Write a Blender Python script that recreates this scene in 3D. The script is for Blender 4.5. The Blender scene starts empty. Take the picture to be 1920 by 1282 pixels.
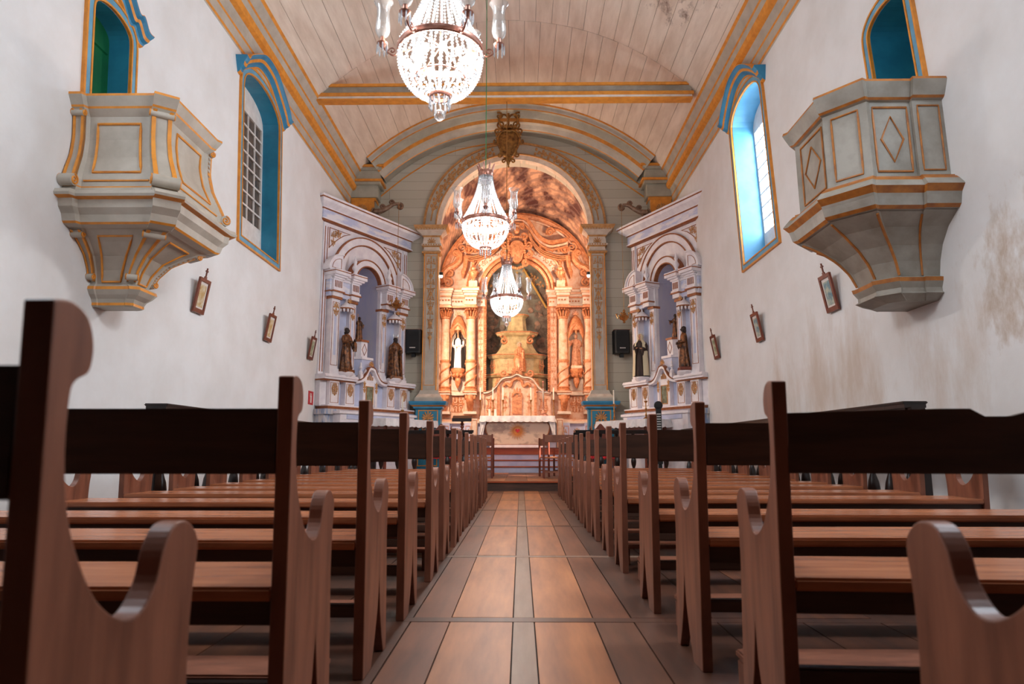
import bpy, bmesh, math, random
from mathutils import Vector, Matrix
from math import sin, cos, pi, radians as rad, hypot, atan2
S = bpy.context.scene
COL = S.collection
# ---------------------------------------------------------------- camera
F_PX = 1280.0
CAM = Vector((0, 0, .80))
TH = math.atan(202 / F_PX); YAW = math.atan(16 / F_PX / cos(TH))
cd = bpy.data.cameras.new('camera'); cam = bpy.data.objects.new('camera', cd); COL.objects.link(cam)
cd.sensor_width = 36; cd.lens = 24.0
cam.location = CAM; cam.rotation_euler = (pi / 2 + TH, 0, YAW)
cd.dof.use_dof = True; cd.dof.focus_distance = 10.0; cd.dof.aperture_fstop = 4.0
cd.clip_start = .05
S.camera = cam
S.view_settings.view_transform = 'Standard'; S.view_settings.look = 'None'
S.view_settings.gamma = 1; S.view_settings.use_curve_mapping = False
S.view_settings.exposure = EXPO = 0.22
# ---------------------------------------------------------------- world and daylight
W = bpy.data.worlds.new('world'); S.world = W; W.use_nodes = True
wb = W.node_tree.nodes['Background']; wb.inputs[0].default_value = (.78, .88, 1, 1); wb.inputs[1].default_value = 2.2

def area(name, loc, rot, sx, sy, power, col):
    l = bpy.data.lights.new(name, 'AREA'); l.shape = 'RECTANGLE'; l.size = sx; l.size_y = sy; l.energy = power; l.color = col
    o = bpy.data.objects.new(name, l); o.location = loc; o.rotation_euler = rot; COL.objects.link(o); return o
def spot(name, loc, target, power, col, ang, blend=.8, r=.08):
    l = bpy.data.lights.new(name, 'SPOT'); l.energy = power; l.color = col; l.spot_size = rad(ang); l.spot_blend = blend; l.shadow_soft_size = r
    o = bpy.data.objects.new(name, l); o.location = loc
    o.rotation_euler = (Vector(target) - Vector(loc)).to_track_quat('-Z', 'Y').to_euler(); COL.objects.link(o); return o
def point(name, loc, power, col, r=.1):
    l = bpy.data.lights.new(name, 'POINT'); l.energy = power; l.color = col; l.shadow_soft_size = r
    o = bpy.data.objects.new(name, l); o.location = loc; COL.objects.link(o); return o
COOL = (.74, .87, 1.0); WARM = (1.0, .74, .54)
# daylight enters by the right-hand window; side and rear lamps are added, unseen fill
area('daylight_window', (5.45, 11.8, 5.9), (0, rad(74), 0), 3.2, 2.2, 520, COOL)
area('side_fill_right', (4.05, 3.3, 5.9), (0, rad(70), 0), 2.6, 1.7, 260, COOL)  # unseen side lamps, added to light the walls and aisle panels
area('side_fill_left', (-4.55, 3.3, 5.9), (0, rad(-70), 0), 2.6, 1.7, 170, COOL)
area('rear_fill', (-.3, -4.8, 6.2), (rad(95), 0, 0), 5.0, 2.2, 12, (1, .95, .92))  # weak unseen fill added at the rear
spot('sun_patch_spot', (4.5, 11.7, 5.9), (.16, 16.6, .19), 15000, (1, .97, .92), 4.2, .1, .01)  # unseen spot inside the reveal, added for the sun patch on the platform
# spotlights fixed on the inner side of the chancel arch; low pair added as fill
spot('chancel_spot_right', (2.0, 18.80, 5.5), (-.9, 21.0, 4.0), 360, WARM, 150)
spot('chancel_spot_left', (-2.25, 18.80, 5.5), (.7, 21.0, 4.0), 360, WARM, 150)
spot('chancel_low_fill_right', (2.0, 18.80, 3.7), (-.9, 21.0, 2.6), 480, WARM, 150)  # low pair has no fixture, added to brighten the lower retable
spot('chancel_low_fill_left', (-2.25, 18.80, 3.7), (.7, 21.0, 2.6), 480, WARM, 150)
spot('chancel_uplight_right', (1.95, 18.85, 5.9), (-.6, 20.6, 8.6), 300, WARM, 140)
spot('chancel_uplight_left', (-2.2, 18.85, 5.9), (.4, 20.6, 8.6), 300, WARM, 140)
# ---------------------------------------------------------------- helpers
def s2l(c):
    return tuple((v / 12.92 if v <= .04045 else ((v + .055) / 1.055) ** 2.4) for v in [x / 255 for x in c]) + (1,)
def mat(name, col, rough=.6, metal=0, col2=None, scale=4, stretch=(1, 1, 1), contrast=(.35, .65), bump=0, bscale=None, detail=6, spec=None):
    m = bpy.data.materials.new(name); m.use_nodes = True; nt = m.node_tree; b = nt.nodes['Principled BSDF']
    b.inputs['Roughness'].default_value = rough; b.inputs['Metallic'].default_value = metal
    if spec is not None: b.inputs['Specular IOR Level'].default_value = spec
    b.inputs['Base Color'].default_value = s2l(col)
    m.diffuse_color = s2l(col)
    if col2 or bump:
        tc = nt.nodes.new('ShaderNodeTexCoord'); mp = nt.nodes.new('ShaderNodeMapping'); mp.inputs['Scale'].default_value = stretch
        nt.links.new(tc.outputs['Object'], mp.inputs[0])
        n = nt.nodes.new('ShaderNodeTexNoise'); n.inputs['Scale'].default_value = scale; n.inputs['Detail'].default_value = detail; n.inputs['Roughness'].default_value = .6
        nt.links.new(mp.outputs[0], n.inputs['Vector'])
        if col2:
            r = nt.nodes.new('ShaderNodeValToRGB'); r.color_ramp.elements[0].position = contrast[0]; r.color_ramp.elements[1].position = contrast[1]
            r.color_ramp.elements[0].color = s2l(col); r.color_ramp.elements[1].color = s2l(col2)
            nt.links.new(n.outputs['Fac'], r.inputs[0]); nt.links.new(r.outputs[0], b.inputs['Base Color'])
        if bump:
            bp = nt.nodes.new('ShaderNodeBump'); bp.inputs['Strength'].default_value = bump; bp.inputs['Distance'].default_value = .01
            n2 = n
            if bscale:
                n2 = nt.nodes.new('ShaderNodeTexNoise'); n2.inputs['Scale'].default_value = bscale; n2.inputs['Detail'].default_value = 5; nt.links.new(mp.outputs[0], n2.inputs['Vector'])
            nt.links.new(n2.outputs['Fac'], bp.inputs['Height']); nt.links.new(bp.outputs[0], b.inputs['Normal'])
    return m
def emis(name, col, st):
    m = bpy.data.materials.new(name); m.use_nodes = True; nt = m.node_tree; nt.nodes.clear()
    e = nt.nodes.new('ShaderNodeEmission'); e.inputs[0].default_value = s2l(col); e.inputs[1].default_value = st
    o = nt.nodes.new('ShaderNodeOutputMaterial'); nt.links.new(e.outputs[0], o.inputs[0]); return m

ICO = {}
def ico(sub):
    if sub not in ICO:
        bm = bmesh.new(); bmesh.ops.create_icosphere(bm, subdivisions=sub, radius=1)
        ICO[sub] = ([v.co.copy() for v in bm.verts], [tuple(v.index for v in f.verts) for f in bm.faces]); bm.free()
    return ICO[sub]
class MB:
    def __init__(s, tf=None): s.v = []; s.f = []; s.m = []; s.tf = tf; s.uv = None
    def add(s, vs, fs, mi=0):
        o = len(s.v)
        s.v += [tuple(s.tf(*p)) if s.tf else tuple(p) for p in vs]
        for f in fs: s.f.append(tuple(i + o for i in f)); s.m.append(mi)
        return s
    def box(s, x0, x1, y0, y1, z0, z1, mi=0):
        return s.add([(x, y, z) for x in (x0, x1) for y in (y0, y1) for z in (z0, z1)],
            [(0, 1, 3, 2), (4, 6, 7, 5), (0, 4, 5, 1), (2, 3, 7, 6), (0, 2, 6, 4), (1, 5, 7, 3)], mi)
    def bbox(s, x0, x1, y0, y1, z0, z1, mi=0, b=.006):
        # bevelled box
        bm = bmesh.new(); bmesh.ops.create_cube(bm, size=1)
        for v in bm.verts: v.co = Vector(((x0 + x1) / 2 + v.co.x * (x1 - x0), (y0 + y1) / 2 + v.co.y * (y1 - y0), (z0 + z1) / 2 + v.co.z * (z1 - z0)))
        bmesh.ops.bevel(bm, geom=bm.edges[:], offset=b, segments=2, affect='EDGES')
        bm.verts.index_update(); s.add([v.co[:] for v in bm.verts], [tuple(v.index for v in f.verts) for f in bm.faces], mi); bm.free(); return s
    def prism(s, poly, fn, t0, t1, mi=0, cap=True):
        # poly 2d list, fn(a,b,t)->xyz
        n = len(poly); vs = [fn(a, b, t0) for a, b in poly] + [fn(a, b, t1) for a, b in poly]
        fs = [(i, (i + 1) % n, n + (i + 1) % n, n + i) for i in range(n)]
        if cap: fs += [tuple(range(n))[::-1], tuple(range(n, 2 * n))]
        return s.add(vs, fs, mi)
    def loft(s, rings, mi=0, closed=True, cap=True, mis=None):
        n = len(rings[0]); vs = [p for r in rings for p in r]; o = len(s.v)
        k = n if closed else n - 1
        for j in range(len(rings) - 1):
            mm = mis[j] if mis else mi
            if j == 0: s.add(vs, [(i, (i + 1) % n, n + (i + 1) % n, n + i) for i in range(k)], mm)
            else:
                for i in range(k): s.f.append((o + j * n + i, o + j * n + (i + 1) % n, o + (j + 1) * n + (i + 1) % n, o + (j + 1) * n + i)); s.m.append(mm)
        if cap and closed:
            s.f.append(tuple(o + i for i in range(n))[::-1]); s.m.append(mis[0] if mis else mi)
            s.f.append(tuple(o + (len(rings) - 1) * n + i for i in range(n))); s.m.append(mis[-1] if mis else mi)
        return s
    def lathe(s, prof, c=(0, 0, 0), n=16, mi=0, sx=1, sy=1, a0=0, a1=2 * pi, mis=None, cap=True):
        full = abs(a1 - a0 - 2 * pi) < 1e-6
        k = n if full else n + 1
        rings = [[(c[0] + r * cos(a0 + (a1 - a0) * i / n) * sx, c[1] + r * sin(a0 + (a1 - a0) * i / n) * sy, c[2] + z) for i in range(k)] for r, z in prof]
        return s.loft(rings, mi, closed=full, cap=full and cap, mis=mis)
    def tube(s, pts, r, n=8, mi=0, closed=False, flat=1, up=(0, 0, 1), cap=True):
        pts = [Vector(p) for p in pts]; N = len(pts); rings = []
        rr = r if hasattr(r, '__len__') else [r] * N
        prev = None
        for i, p in enumerate(pts):
            a = pts[(i - 1) % N] if (i > 0 or closed) else p; b = pts[(i + 1) % N] if (i < N - 1 or closed) else p
            t = (b - a)
            if t.length < 1e-9: t = Vector((0, 0, 1))
            t.normalize()
            if prev is None:
                u = Vector(up)
                if abs(u.dot(t)) > .95: u = Vector((1, 0, 0)) if abs(t.x) < .9 else Vector((0, 1, 0))
                prev = u
            w = prev - t * prev.dot(t)
            if w.length < .05: w = t.orthogonal()
            w.normalize(); q = t.cross(w); prev = w
            rings.append([p + (w * cos(2 * pi * k / n) * rr[i] + q * sin(2 * pi * k / n) * rr[i] * flat) for k in range(n)])
        if closed: rings.append(rings[0])
        return s.loft(rings, mi, cap=cap and not closed)
    def bar(s, pts, w, d, fn=None, mi=0, closed=False):
        # flat moulding in a plane: pts 2d, width w, raised d ; fn(a,b,h)->xyz
        P = [Vector(p) for p in pts]; N = len(P); A = []; B = []
        for i in range(N):
            a = P[(i - 1) % N] if (i > 0 or closed) else P[i]; b = P[(i + 1) % N] if (i < N - 1 or closed) else P[i]
            t1 = (P[i] - a); t2 = (b - P[i])
            t1 = t1.normalized() if t1.length > 1e-9 else t2.normalized(); t2 = t2.normalized() if t2.length > 1e-9 else t1
            n1 = Vector((-t1.y, t1.x)); n2 = Vector((-t2.y, t2.x)); m = (n1 + n2); m = m.normalized() if m.length > 1e-6 else n1
            k = w / 2 / max(.35, m.dot(n1)); A.append(P[i] + m * k); B.append(P[i] - m * k)
        rings = []
        for i in range(N):
            a, b = A[i], B[i]; c1 = a.lerp(b, .2); c2 = a.lerp(b, .8)
            rings.append([fn(a.x, a.y, -.004), fn(c1.x, c1.y, d), fn(c2.x, c2.y, d), fn(b.x, b.y, -.004)])
        if closed: rings.append(rings[0])
        return s.loft(rings, mi, closed=True, cap=not closed)
    def ball(s, c, r, sub=2, mi=0, sc=(1, 1, 1)):
        V, Fs = ico(sub); return s.add([(c[0] + v.x * r * sc[0], c[1] + v.y * r * sc[1], c[2] + v.z * r * sc[2]) for v in V], Fs, mi)
    def build(s, name, mats, parent=None, smooth=False, loc=None):
        me = bpy.data.meshes.new(name); me.from_pydata(s.v, [], s.f)
        for m in (mats if isinstance(mats, (list, tuple)) else [mats]): me.materials.append(m)
        me.polygons.foreach_set('material_index', s.m)
        bm = bmesh.new(); bm.from_mesh(me); bmesh.ops.recalc_face_normals(bm, faces=bm.faces); bm.to_mesh(me); bm.free()
        if smooth:
            me.polygons.foreach_set('use_smooth', [True] * len(me.polygons))
            try: me.set_sharp_from_angle(angle=rad(38))
            except Exception: pass
        me.update()
        o = bpy.data.objects.new(name, me); COL.objects.link(o)
        if parent: o.parent = parent
        if loc: o.location = loc
        return o
def tag(o, label=None, cat=None, group=None, kind=None):
    if label: o['label'] = label
    if cat: o['category'] = cat
    if group: o['group'] = group
    if kind: o['kind'] = kind
    return o
def thing(name, label, cat, loc=(0, 0, 0), rz=0, group=None):
    o = bpy.data.objects.new(name, None); COL.objects.link(o); o.location = loc; o.rotation_euler = (0, 0, rz); o.empty_display_size = .1
    return tag(o, label, cat, group)
KIDS = {}
def copy_tree(o, parent=None):
    c = o.copy(); COL.objects.link(c); c.parent = parent
    for ch in [x for x in bpy.data.objects if x.parent == o]: copy_tree(ch, c)
    return c
def arc(cx, cz, r, a0, a1, n=16, rz=None):
    rz = rz or r
    return [(cx + r * cos(rad(a0 + (a1 - a0) * i / n)), cz + rz * sin(rad(a0 + (a1 - a0) * i / n))) for i in range(n + 1)]
def spiral(cx, cz, r, a0, turns, n=22, mx=1, rend=.12):
    return [(cx + mx * r * (1 - (1 - rend) * i / n) * cos(rad(a0) + 2 * pi * turns * i / n), cz + r * (1 - (1 - rend) * i / n) * sin(rad(a0) + 2 * pi * turns * i / n)) for i in range(n + 1)]
def smooth_pts(P, k=4, closed=False):
    out = []; n = len(P); R = range(n if closed else n - 1)
    for i in R:
        p0 = P[(i - 1) % n] if (closed or i > 0) else P[i]; p1 = P[i]; p2 = P[(i + 1) % n]; p3 = P[(i + 2) % n] if (closed or i + 2 < n) else P[(i + 1) % n]
        for j in range(k):
            t = j / k
            out.append(tuple(.5 * ((2 * b) + (-a + c) * t + (2 * a - 5 * b + 4 * c - d) * t * t + (-a + 3 * b - 3 * c + d) * t ** 3) for a, b, c, d in zip(p0, p1, p2, p3)))
    if not closed: out.append(tuple(P[-1]))
    return out
FR = lambda v0=0.0: (lambda a, b, h: (a, -v0 - h, b))     # facade plane facing -y, proud v0
def ttube(mb, pts2, r, v, mi=0, n=6, taper=None):
    N = len(pts2); rr = [r * (1 - (1 - (taper if taper else 1)) * i / (N - 1)) for i in range(N)]
    mb.tube([(a, -v, b) for a, b in pts2], rr, n=n, mi=mi, up=(0, 1, 0))
def ornament(mb, cx, cz, w, h, v, mi=0, seed=1, pairs=3, th=None):
    """carved foliage: mirrored C-scrolls, leaves and buds about a vertical stem"""
    R = random.Random(seed); th = th or w * .055
    ttube(mb, [(cx, cz - h / 2), (cx, cz + h / 2)], th * .9, v, mi)
    for k in range(pairs):
        z = cz - h / 2 + h * (k + .5) / pairs; r = min(w * .24, h / pairs * .42) * R.uniform(.85, 1.1)
        up = 1 if k % 2 == 0 else -1
        for sx in (-1, 1):
            ttube(mb, [(cx + sx * (a), z + up * b) for a, b in spiral(r * 1.05, 0, r, 200, -1.25)], th, v, mi, taper=.5)
            mb.ball((cx + sx * r * 1.05, -v, z), r * .3, 1, mi, (1, .5, 1))
            mb.ball((cx + sx * w * .42, -v, z + up * r * .9), th * 1.6, 1, mi, (1.6, .6, .9))
            mb.ball((cx + sx * w * .28, -v, z - up * r * 1.1), th * 1.5, 1, mi, (1, .6, 1.7))
        mb.ball((cx, -v, z + h / pairs * .45), th * 1.8, 1, mi, (1, .6, 1.5))
    for sz in (-1, 1): mb.ball((cx, -v, cz + sz * h / 2), th * 1.8, 1, mi, (1, .6, 1.8))
def palmette(mb, cx, cz, r, v, mi=0, n=7, a0=10, a1=170):
    for i in range(n):
        a = rad(a0 + (a1 - a0) * i / (n - 1)); L = r * (1 - .25 * abs(i - (n - 1) / 2) / (n / 2))
        ttube(mb, [(cx + cos(a) * L * t, cz + sin(a) * L * t) for t in (.15, .5, .85, 1)], r * .12, v, mi, n=5)
        mb.ball((cx + cos(a) * L, -v, cz + sin(a) * L), r * .13, 1, mi, (1, .6, 1))
    mb.ball((cx, -v, cz), r * .22, 1, mi)
def moulding(mb, prof, x0, x1, base_v=0, mis=None, mi=0, ends=True):
    """straight cornice along x: prof list (v,z), returns at both ends (mitred)"""
    rings = []
    for v, z in prof:
        e = v if ends else 0
        rings.append([(x0 - e, .0, z), (x0 - e, -base_v - v, z), (x1 + e, -base_v - v, z), (x1 + e, .0, z)])
    mb.loft(rings, mi, closed=True, cap=True, mis=mis)
# ---------------------------------------------------------------- materials
M = {}
M['wall_l'] = mat('whitewash', (233, 232, 232), .85, col2=(224, 221, 219), scale=1.3, bump=.25, bscale=9)
M['grey'] = mat('grey_paint', (190, 181, 168), .5, col2=(170, 160, 146), scale=3, bump=.15, bscale=14)
M['grey_d'] = mat('grey_paint_worn', (164, 157, 146), .5, col2=(136, 128, 116), scale=3, bump=.2, bscale=14)
M['orange'] = mat('ochre_paint', (232, 152, 56), .45, col2=(208, 130, 46), scale=8)
M['ochre_d'] = mat('ochre_paint_worn', (188, 118, 48), .5, col2=(150, 88, 38), scale=8)
M['blue'] = mat('blue_paint', (44, 136, 168), .4, col2=(34, 116, 148), scale=3)
M['blue_l'] = mat('light_blue_paint', (112, 168, 196), .5, col2=(92, 148, 178), scale=4)
M['green'] = mat('green_paint', (10, 92, 48), .35, col2=(8, 74, 40), scale=3)
M['white'] = mat('white_paint', (232, 224, 218), .6, col2=(214, 204, 198), scale=6)
M['pane'] = mat('dark_pane', (74, 62, 54), .25, col2=(112, 92, 78), scale=3)
def wood(name, c1, c2, rough, stretch, scale=3, bump=.12, spec=None):
    return mat(name, c1, rough, col2=c2, scale=scale, stretch=stretch, contrast=(.3, .72), bump=bump, detail=8, spec=spec)
M['pew_side'] = wood('pew_panel_wood', (152, 94, 70), (100, 58, 42), .42, (1, 3.4, .45), 5)
M['pew_seat'] = wood('pew_seat_wood', (204, 128, 86), (146, 84, 56), .26, (.6, 5, 3), 4)
M['pew_back'] = wood('pew_rail_wood', (84, 54, 40), (54, 35, 26), .45, (.6, 3, 5), 4)
M['dark_wood'] = wood('jacaranda_wood', (44, 26, 20), (24, 15, 12), .3, (1, 1, 1), 6)
M['red_wood'] = wood('red_step_wood', (176, 84, 44), (132, 58, 34), .35, (.5, 4, 4), 3)
M['frame_wood'] = wood('frame_wood', (128, 62, 42), (98, 46, 32), .4, (2, 2, 2), 5)
for i, (a, b) in enumerate([((190, 122, 74), (138, 82, 50)), ((176, 110, 66), (124, 72, 44)), ((132, 78, 50), (86, 50, 34)), ((92, 54, 36), (56, 34, 25)), ((140, 112, 92), (104, 78, 62)), ((110, 68, 46), (76, 46, 33))]):
    M['fl%d' % i] = wood('floor_board_%s' % 'abcdef'[i], a, b, .42, (3, .35, 1), 3.4, .12)
M['gap'] = mat('floor_gap', (28, 18, 14), .9)
M['gold'] = mat('gilding', (216, 148, 102), .42, metal=.15, col2=(172, 102, 64), scale=14, bump=.2, bscale=40)
M['gold_old'] = mat('old_gilding', (176, 128, 66), .4, metal=.6, col2=(104, 66, 34), scale=10, bump=.3, bscale=40)
M['gold_leaf'] = mat('ochre_gilt_paint', (204, 150, 92), .55, metal=0, col2=(174, 118, 64), scale=14)
M['rust'] = mat('gilt_edge', (166, 100, 60), .5, metal=.1, col2=(136, 78, 44), scale=10)
M['cream'] = mat('cream_paint', (222, 206, 190), .5, col2=(200, 178, 158), scale=5)
M['peach'] = mat('peach_marbling', (222, 186, 160), .45, col2=(206, 140, 100), scale=7, detail=8, contrast=(.42, .7))
M['lav'] = mat('lavender_white_paint', (238, 233, 236), .5, col2=(222, 215, 222), scale=5)
M['lav_b'] = mat('lavender_blue_paint', (176, 184, 214), .5, col2=(200, 204, 226), scale=3)
M['marble_b'] = mat('blue_marbling', (186, 192, 220), .45, col2=(226, 222, 228), scale=2.2, stretch=(1, 1, 3), contrast=(.42, .56))
M['niche'] = mat('niche_lavender', (158, 158, 188), .6, col2=(176, 172, 186), scale=2, stretch=(6, 1, .4))
M['blue_wash'] = mat('worn_blue_wash', (126, 148, 184), .6, col2=(206, 196, 190), scale=5, stretch=(2, 2, .6), contrast=(.4, .62))
M['green_board'] = mat('sage_paint', (176, 170, 154), .6, col2=(160, 154, 138), scale=3)
M['bronze'] = mat('bronze_robe', (134, 84, 46), .4, metal=.35, col2=(56, 32, 20), scale=12, bump=.5, bscale=30, contrast=(.4, .6))
M['skin_d'] = mat('dark_skin', (46, 28, 22), .5)
M['skin'] = mat('carved_flesh', (204, 152, 118), .5)
M['cloth_w'] = mat('white_cloth', (232, 228, 228), .8, col2=(214, 210, 212), scale=9)
M['black'] = mat('black_cloth', (20, 17, 18), .7)
M['brown_c'] = mat('brown_habit', (48, 30, 24), .7)
M['cream_c'] = mat('cream_mantle', (214, 202, 170), .7)
M['silver'] = mat('silver', (205, 200, 195), .3, metal=.8)
M['brass'] = mat('brass', (176, 128, 74), .3, metal=.9)
M['copper'] = mat('copper_metal', (150, 96, 76), .35, metal=.7, col2=(186, 136, 120), scale=20)
M['speaker'] = mat('speaker_plastic', (16, 16, 18), .6)
M['red'] = mat('red_plastic', (196, 26, 38), .5)
M['wax'] = mat('candle_wax', (238, 230, 214), .5)
M['bulb'] = emis('lamp_bulb', (255, 244, 228), 18)
# ---------------------------------------------------------------- setting
XL, XR, YB, YF = -4.72, 4.20, -5.0, 18.4
def struct(o): o['kind'] = 'structure'; return o
def cut(o, cutters):
    for c in cutters:
        md = o.modifiers.new('cut', 'BOOLEAN'); md.operation = 'DIFFERENCE'; md.solver = 'EXACT'; md.object = c
    bpy.context.view_layer.update()
    dg = bpy.context.evaluated_depsgraph_get(); me = bpy.data.meshes.new_from_object(o.evaluated_get(dg)); o.modifiers.clear(); o.data = me
    for c in cutters: bpy.data.objects.remove(c)
    return o
def floor_planks(name, x_edges, y_edges, z, mats_fn, seed, gap=.006, x0=None, x1=None):
    R = random.Random(seed); mb = MB()
    mb.box(x_edges[0], x_edges[-1], y_edges[0], y_edges[-1], z - .12, z - .008, 6)
    for j in range(len(y_edges) - 1):
        ya, yb = y_edges[j], y_edges[j + 1]
        for i in range(len(x_edges) - 1):
            dx = R.uniform(-.008, .008)
            mb.box(x_edges[i] + gap / 2, x_edges[i + 1] - gap / 2, ya + .085, yb - .003, z - .03, z + R.uniform(-.0015, .001), mats_fn(i, j, (x_edges[i] + x_edges[i + 1]) / 2, R))
        mb.box(x_edges[0], x_edges[-1], ya + .002, ya + .082, z - .03, z, 4 if j % 3 == 0 else 3)
    return struct(mb.build(name, [M['fl%d' % k] for k in range(6)] + [M['gap']]))
ys = [-5.0, -4.5, -2.55, -.57, 1.41, 3.38, 5.34, 7.42, 9.38, 11.2, 12.95, 13.75]
side = [-4.9, -4.5, -4.1, -3.72, -3.3, -2.9, -2.48, -2.1, -1.66, -1.28, -.92, -.52, -.335, -.038, .062, .345, .53, .92, 1.32, 1.68, 2.08, 2.5, 2.86, 3.3, 3.7, 4.1, 4.4]
def nave_m(i, j, x, R):
    if -.06 < x < .07: return 4
    if -.34 < x < .35: return R.choice((0, 1))
    if -.53 < x < .54: return R.choice((2, 5))
    return R.choice((2, 3, 3, 5))
floor_planks('floor', side, ys, 0, nave_m, 4)
# presbytery platform, one step above the nave
py = [13.75, 14.9, 16.2, 17.5, 18.7, 19.9]
floor_planks('floor', [XL - .1 + i * .45 for i in range(22)], py, .19, lambda i, j, x, R: R.choice((1, 2, 5)), 9)
mb = MB(); mb.box(-5.4, 4.9, -5.4, 22.0, -.3, -.125, 0); struct(mb.build('floor', [M['gap']]))
mb = MB(); mb.box(XL, XR, 13.72, 13.76, -.1, .158, 0); mb.box(XL, XR, 13.69, 13.77, .158, .188, 1)
struct(mb.build('trim_1', [M['pew_back'], M['red_wood']]))

def opening(y0, y1, z0, zs, rise, k, zc, d=0, n=14):
    """outline (y,z) of a segmental-arched opening, leaning by k about zc; d grows it"""
    y0 -= d; y1 += d; z0 -= d; cy = (y0 + y1) / 2; hw = (y1 - y0) / 2
    P = [(y1, z0), (y1, zs)] + [(cy + hw * cos(pi * i / n), zs + (rise + d) * sin(pi * i / n) ** .8) for i in range(1, n)] + [(y0, zs), (y0, z0)]
    return [(y + k * (z - zc), z) for y, z in P]
OPEN = dict(
    W1=(10.86, 12.60, 4.37, 6.93, .42, -.105, 5.7), W2=(10.96, 12.58, 4.22, 6.95, .45, .115, 5.7),
    D1=(6.86, 7.58, 3.5, 5.62, .20, -.08, 5.0), D2=(6.74, 7.50, 3.5, 5.62, .22, .11, 5.0))
def wall(name, x0, x1, keys):
    mb = MB(); mb.box(x0, x1, YB - .4, YF + .6, -.1, 8.75, 0); o = mb.build(name, [M['wall_l']]); cs = []
    for k in keys:
        c = MB(); c.prism(opening(*OPEN[k]), lambda a, b, t: (t, a, b), x0 - .5, x1 + .5); cs.append(c.build('cutter', [M['wall_l']]))
    for (y, z) in ((3.3, 5.8),):
        c = MB(); c.box(x0 - .5, x1 + .5, y - .85, y + .85, z - 1.3, z + 1.3); cs.append(c.build('cutter', [M['wall_l']]))
    return struct(cut(o, cs))
wall('wall_left', XL - .8, XL, ('W1', 'D1')); wall('wall_right', XR, XR + .8, ('W2', 'D2'))
mb = MB(); mb.box(XL - .8, XR + .8, YB - .5, YB, -.1, 10.6); bw = mb.build('wall_back', [M['dark_wood']])
c = MB(); c.box(-2.9, 2.3, YB - 1, YB + .5, 5.0, 7.4)
struct(cut(bw, [c.build('cutter', [M['wall_l']])]))

# unseen dark loft behind and above the viewer, added to block light from behind
mb = MB(); mb.box(XL, XR, YB, 1.3, 3.05, 3.12, 0)
for i in range(10): mb.box(XL, XR, YB + .2 + i * .66, YB + .36 + i * .66, 2.9, 3.05, 0)
struct(mb.build('loft_blocker', [M['dark_wood']]))
# vaulted board ceiling
VXL, VXR, VZ, VA = -4.41, 3.89, 8.43, 10.24
vcx = (VXL + VXR) / 2; vh = (VXR - VXL) / 2; ris = VA - VZ; VR = (vh * vh + ris * ris) / (2 * ris); vcz = VA - VR; va = math.asin(vh / VR)
def vault(a, dr=0): return (vcx + (VR + dr) * sin(a), vcz + (VR + dr) * cos(a))
CEIL = mat('ceiling_boards', (236, 220, 204), .5, col2=(214, 194, 176), scale=2.2, stretch=(2.2, .4, 2.2), bump=.3, bscale=7, detail=10)
def add_stains(m, c_mask, rad_, col, thr=(.45, .62), sc=2.0, stretch=(1, 1, 1)):
    nt = m.node_tree; b = nt.nodes['Principled BSDF']; lk = b.inputs['Base Color'].links; src = lk[0].from_socket
    tc = nt.nodes.new('ShaderNodeTexCoord'); sub = nt.nodes.new('ShaderNodeVectorMath'); sub.operation = 'SUBTRACT'; sub.inputs[1].default_value = c_mask
    dv = nt.nodes.new('ShaderNodeVectorMath'); dv.operation = 'DIVIDE'; dv.inputs[1].default_value = rad_
    ln = nt.nodes.new('ShaderNodeVectorMath'); ln.operation = 'LENGTH'
    nt.links.new(tc.outputs['Object'], sub.inputs[0]); nt.links.new(sub.outputs[0], dv.inputs[0]); nt.links.new(dv.outputs[0], ln.inputs[0])
    mr = nt.nodes.new('ShaderNodeMapRange'); mr.inputs[1].default_value = 0; mr.inputs[2].default_value = 1; mr.inputs[3].default_value = .28; mr.inputs[4].default_value = -.15
    nt.links.new(ln.outputs['Value'], mr.inputs[0])
    mp = nt.nodes.new('ShaderNodeMapping'); mp.inputs['Scale'].default_value = stretch; nt.links.new(tc.outputs['Object'], mp.inputs[0])
    n = nt.nodes.new('ShaderNodeTexNoise'); n.inputs['Scale'].default_value = sc; n.inputs['Detail'].default_value = 9; n.inputs['Roughness'].default_value = .7; nt.links.new(mp.outputs[0], n.inputs['Vector'])
    ad = nt.nodes.new('ShaderNodeMath'); ad.operation = 'ADD'; nt.links.new(n.outputs['Fac'], ad.inputs[0]); nt.links.new(mr.outputs[0], ad.inputs[1])
    r = nt.nodes.new('ShaderNodeValToRGB'); r.color_ramp.elements[0].position = thr[0]; r.color_ramp.elements[1].position = thr[1]; nt.links.new(ad.outputs[0], r.inputs[0])
    mx = nt.nodes.new('ShaderNodeMix'); mx.data_type = 'RGBA'; nt.links.new(r.outputs[0], mx.inputs[0]); nt.links.new(src, mx.inputs[6]); mx.inputs[7].default_value = s2l(col)
    nt.links.new(mx.outputs[2], b.inputs['Base Color'])
add_stains(CEIL, (3.0, 10.5, 9.4), (1.6, 3.6, 1.5), (122, 92, 76), (.58, .74), 2.6, (1.6, .7, 1))
add_stains(M['wall_l'], (4.2, 5.7, 2.35), (1.4, 1.1, 1.2), (182, 156, 130), (.56, .80), 2.6, (1, 1, .55))
add_stains(M['wall_l'], (4.2, 9.0, 1.6), (1.4, 4.0, 1.6), (206, 192, 180), (.52, .76), 1.2, (1, 1, .35))
mb = MB(); NP = 26; R = random.Random(7)
GAPM = mat('ceiling_seam', (88, 66, 54), .8)
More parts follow.
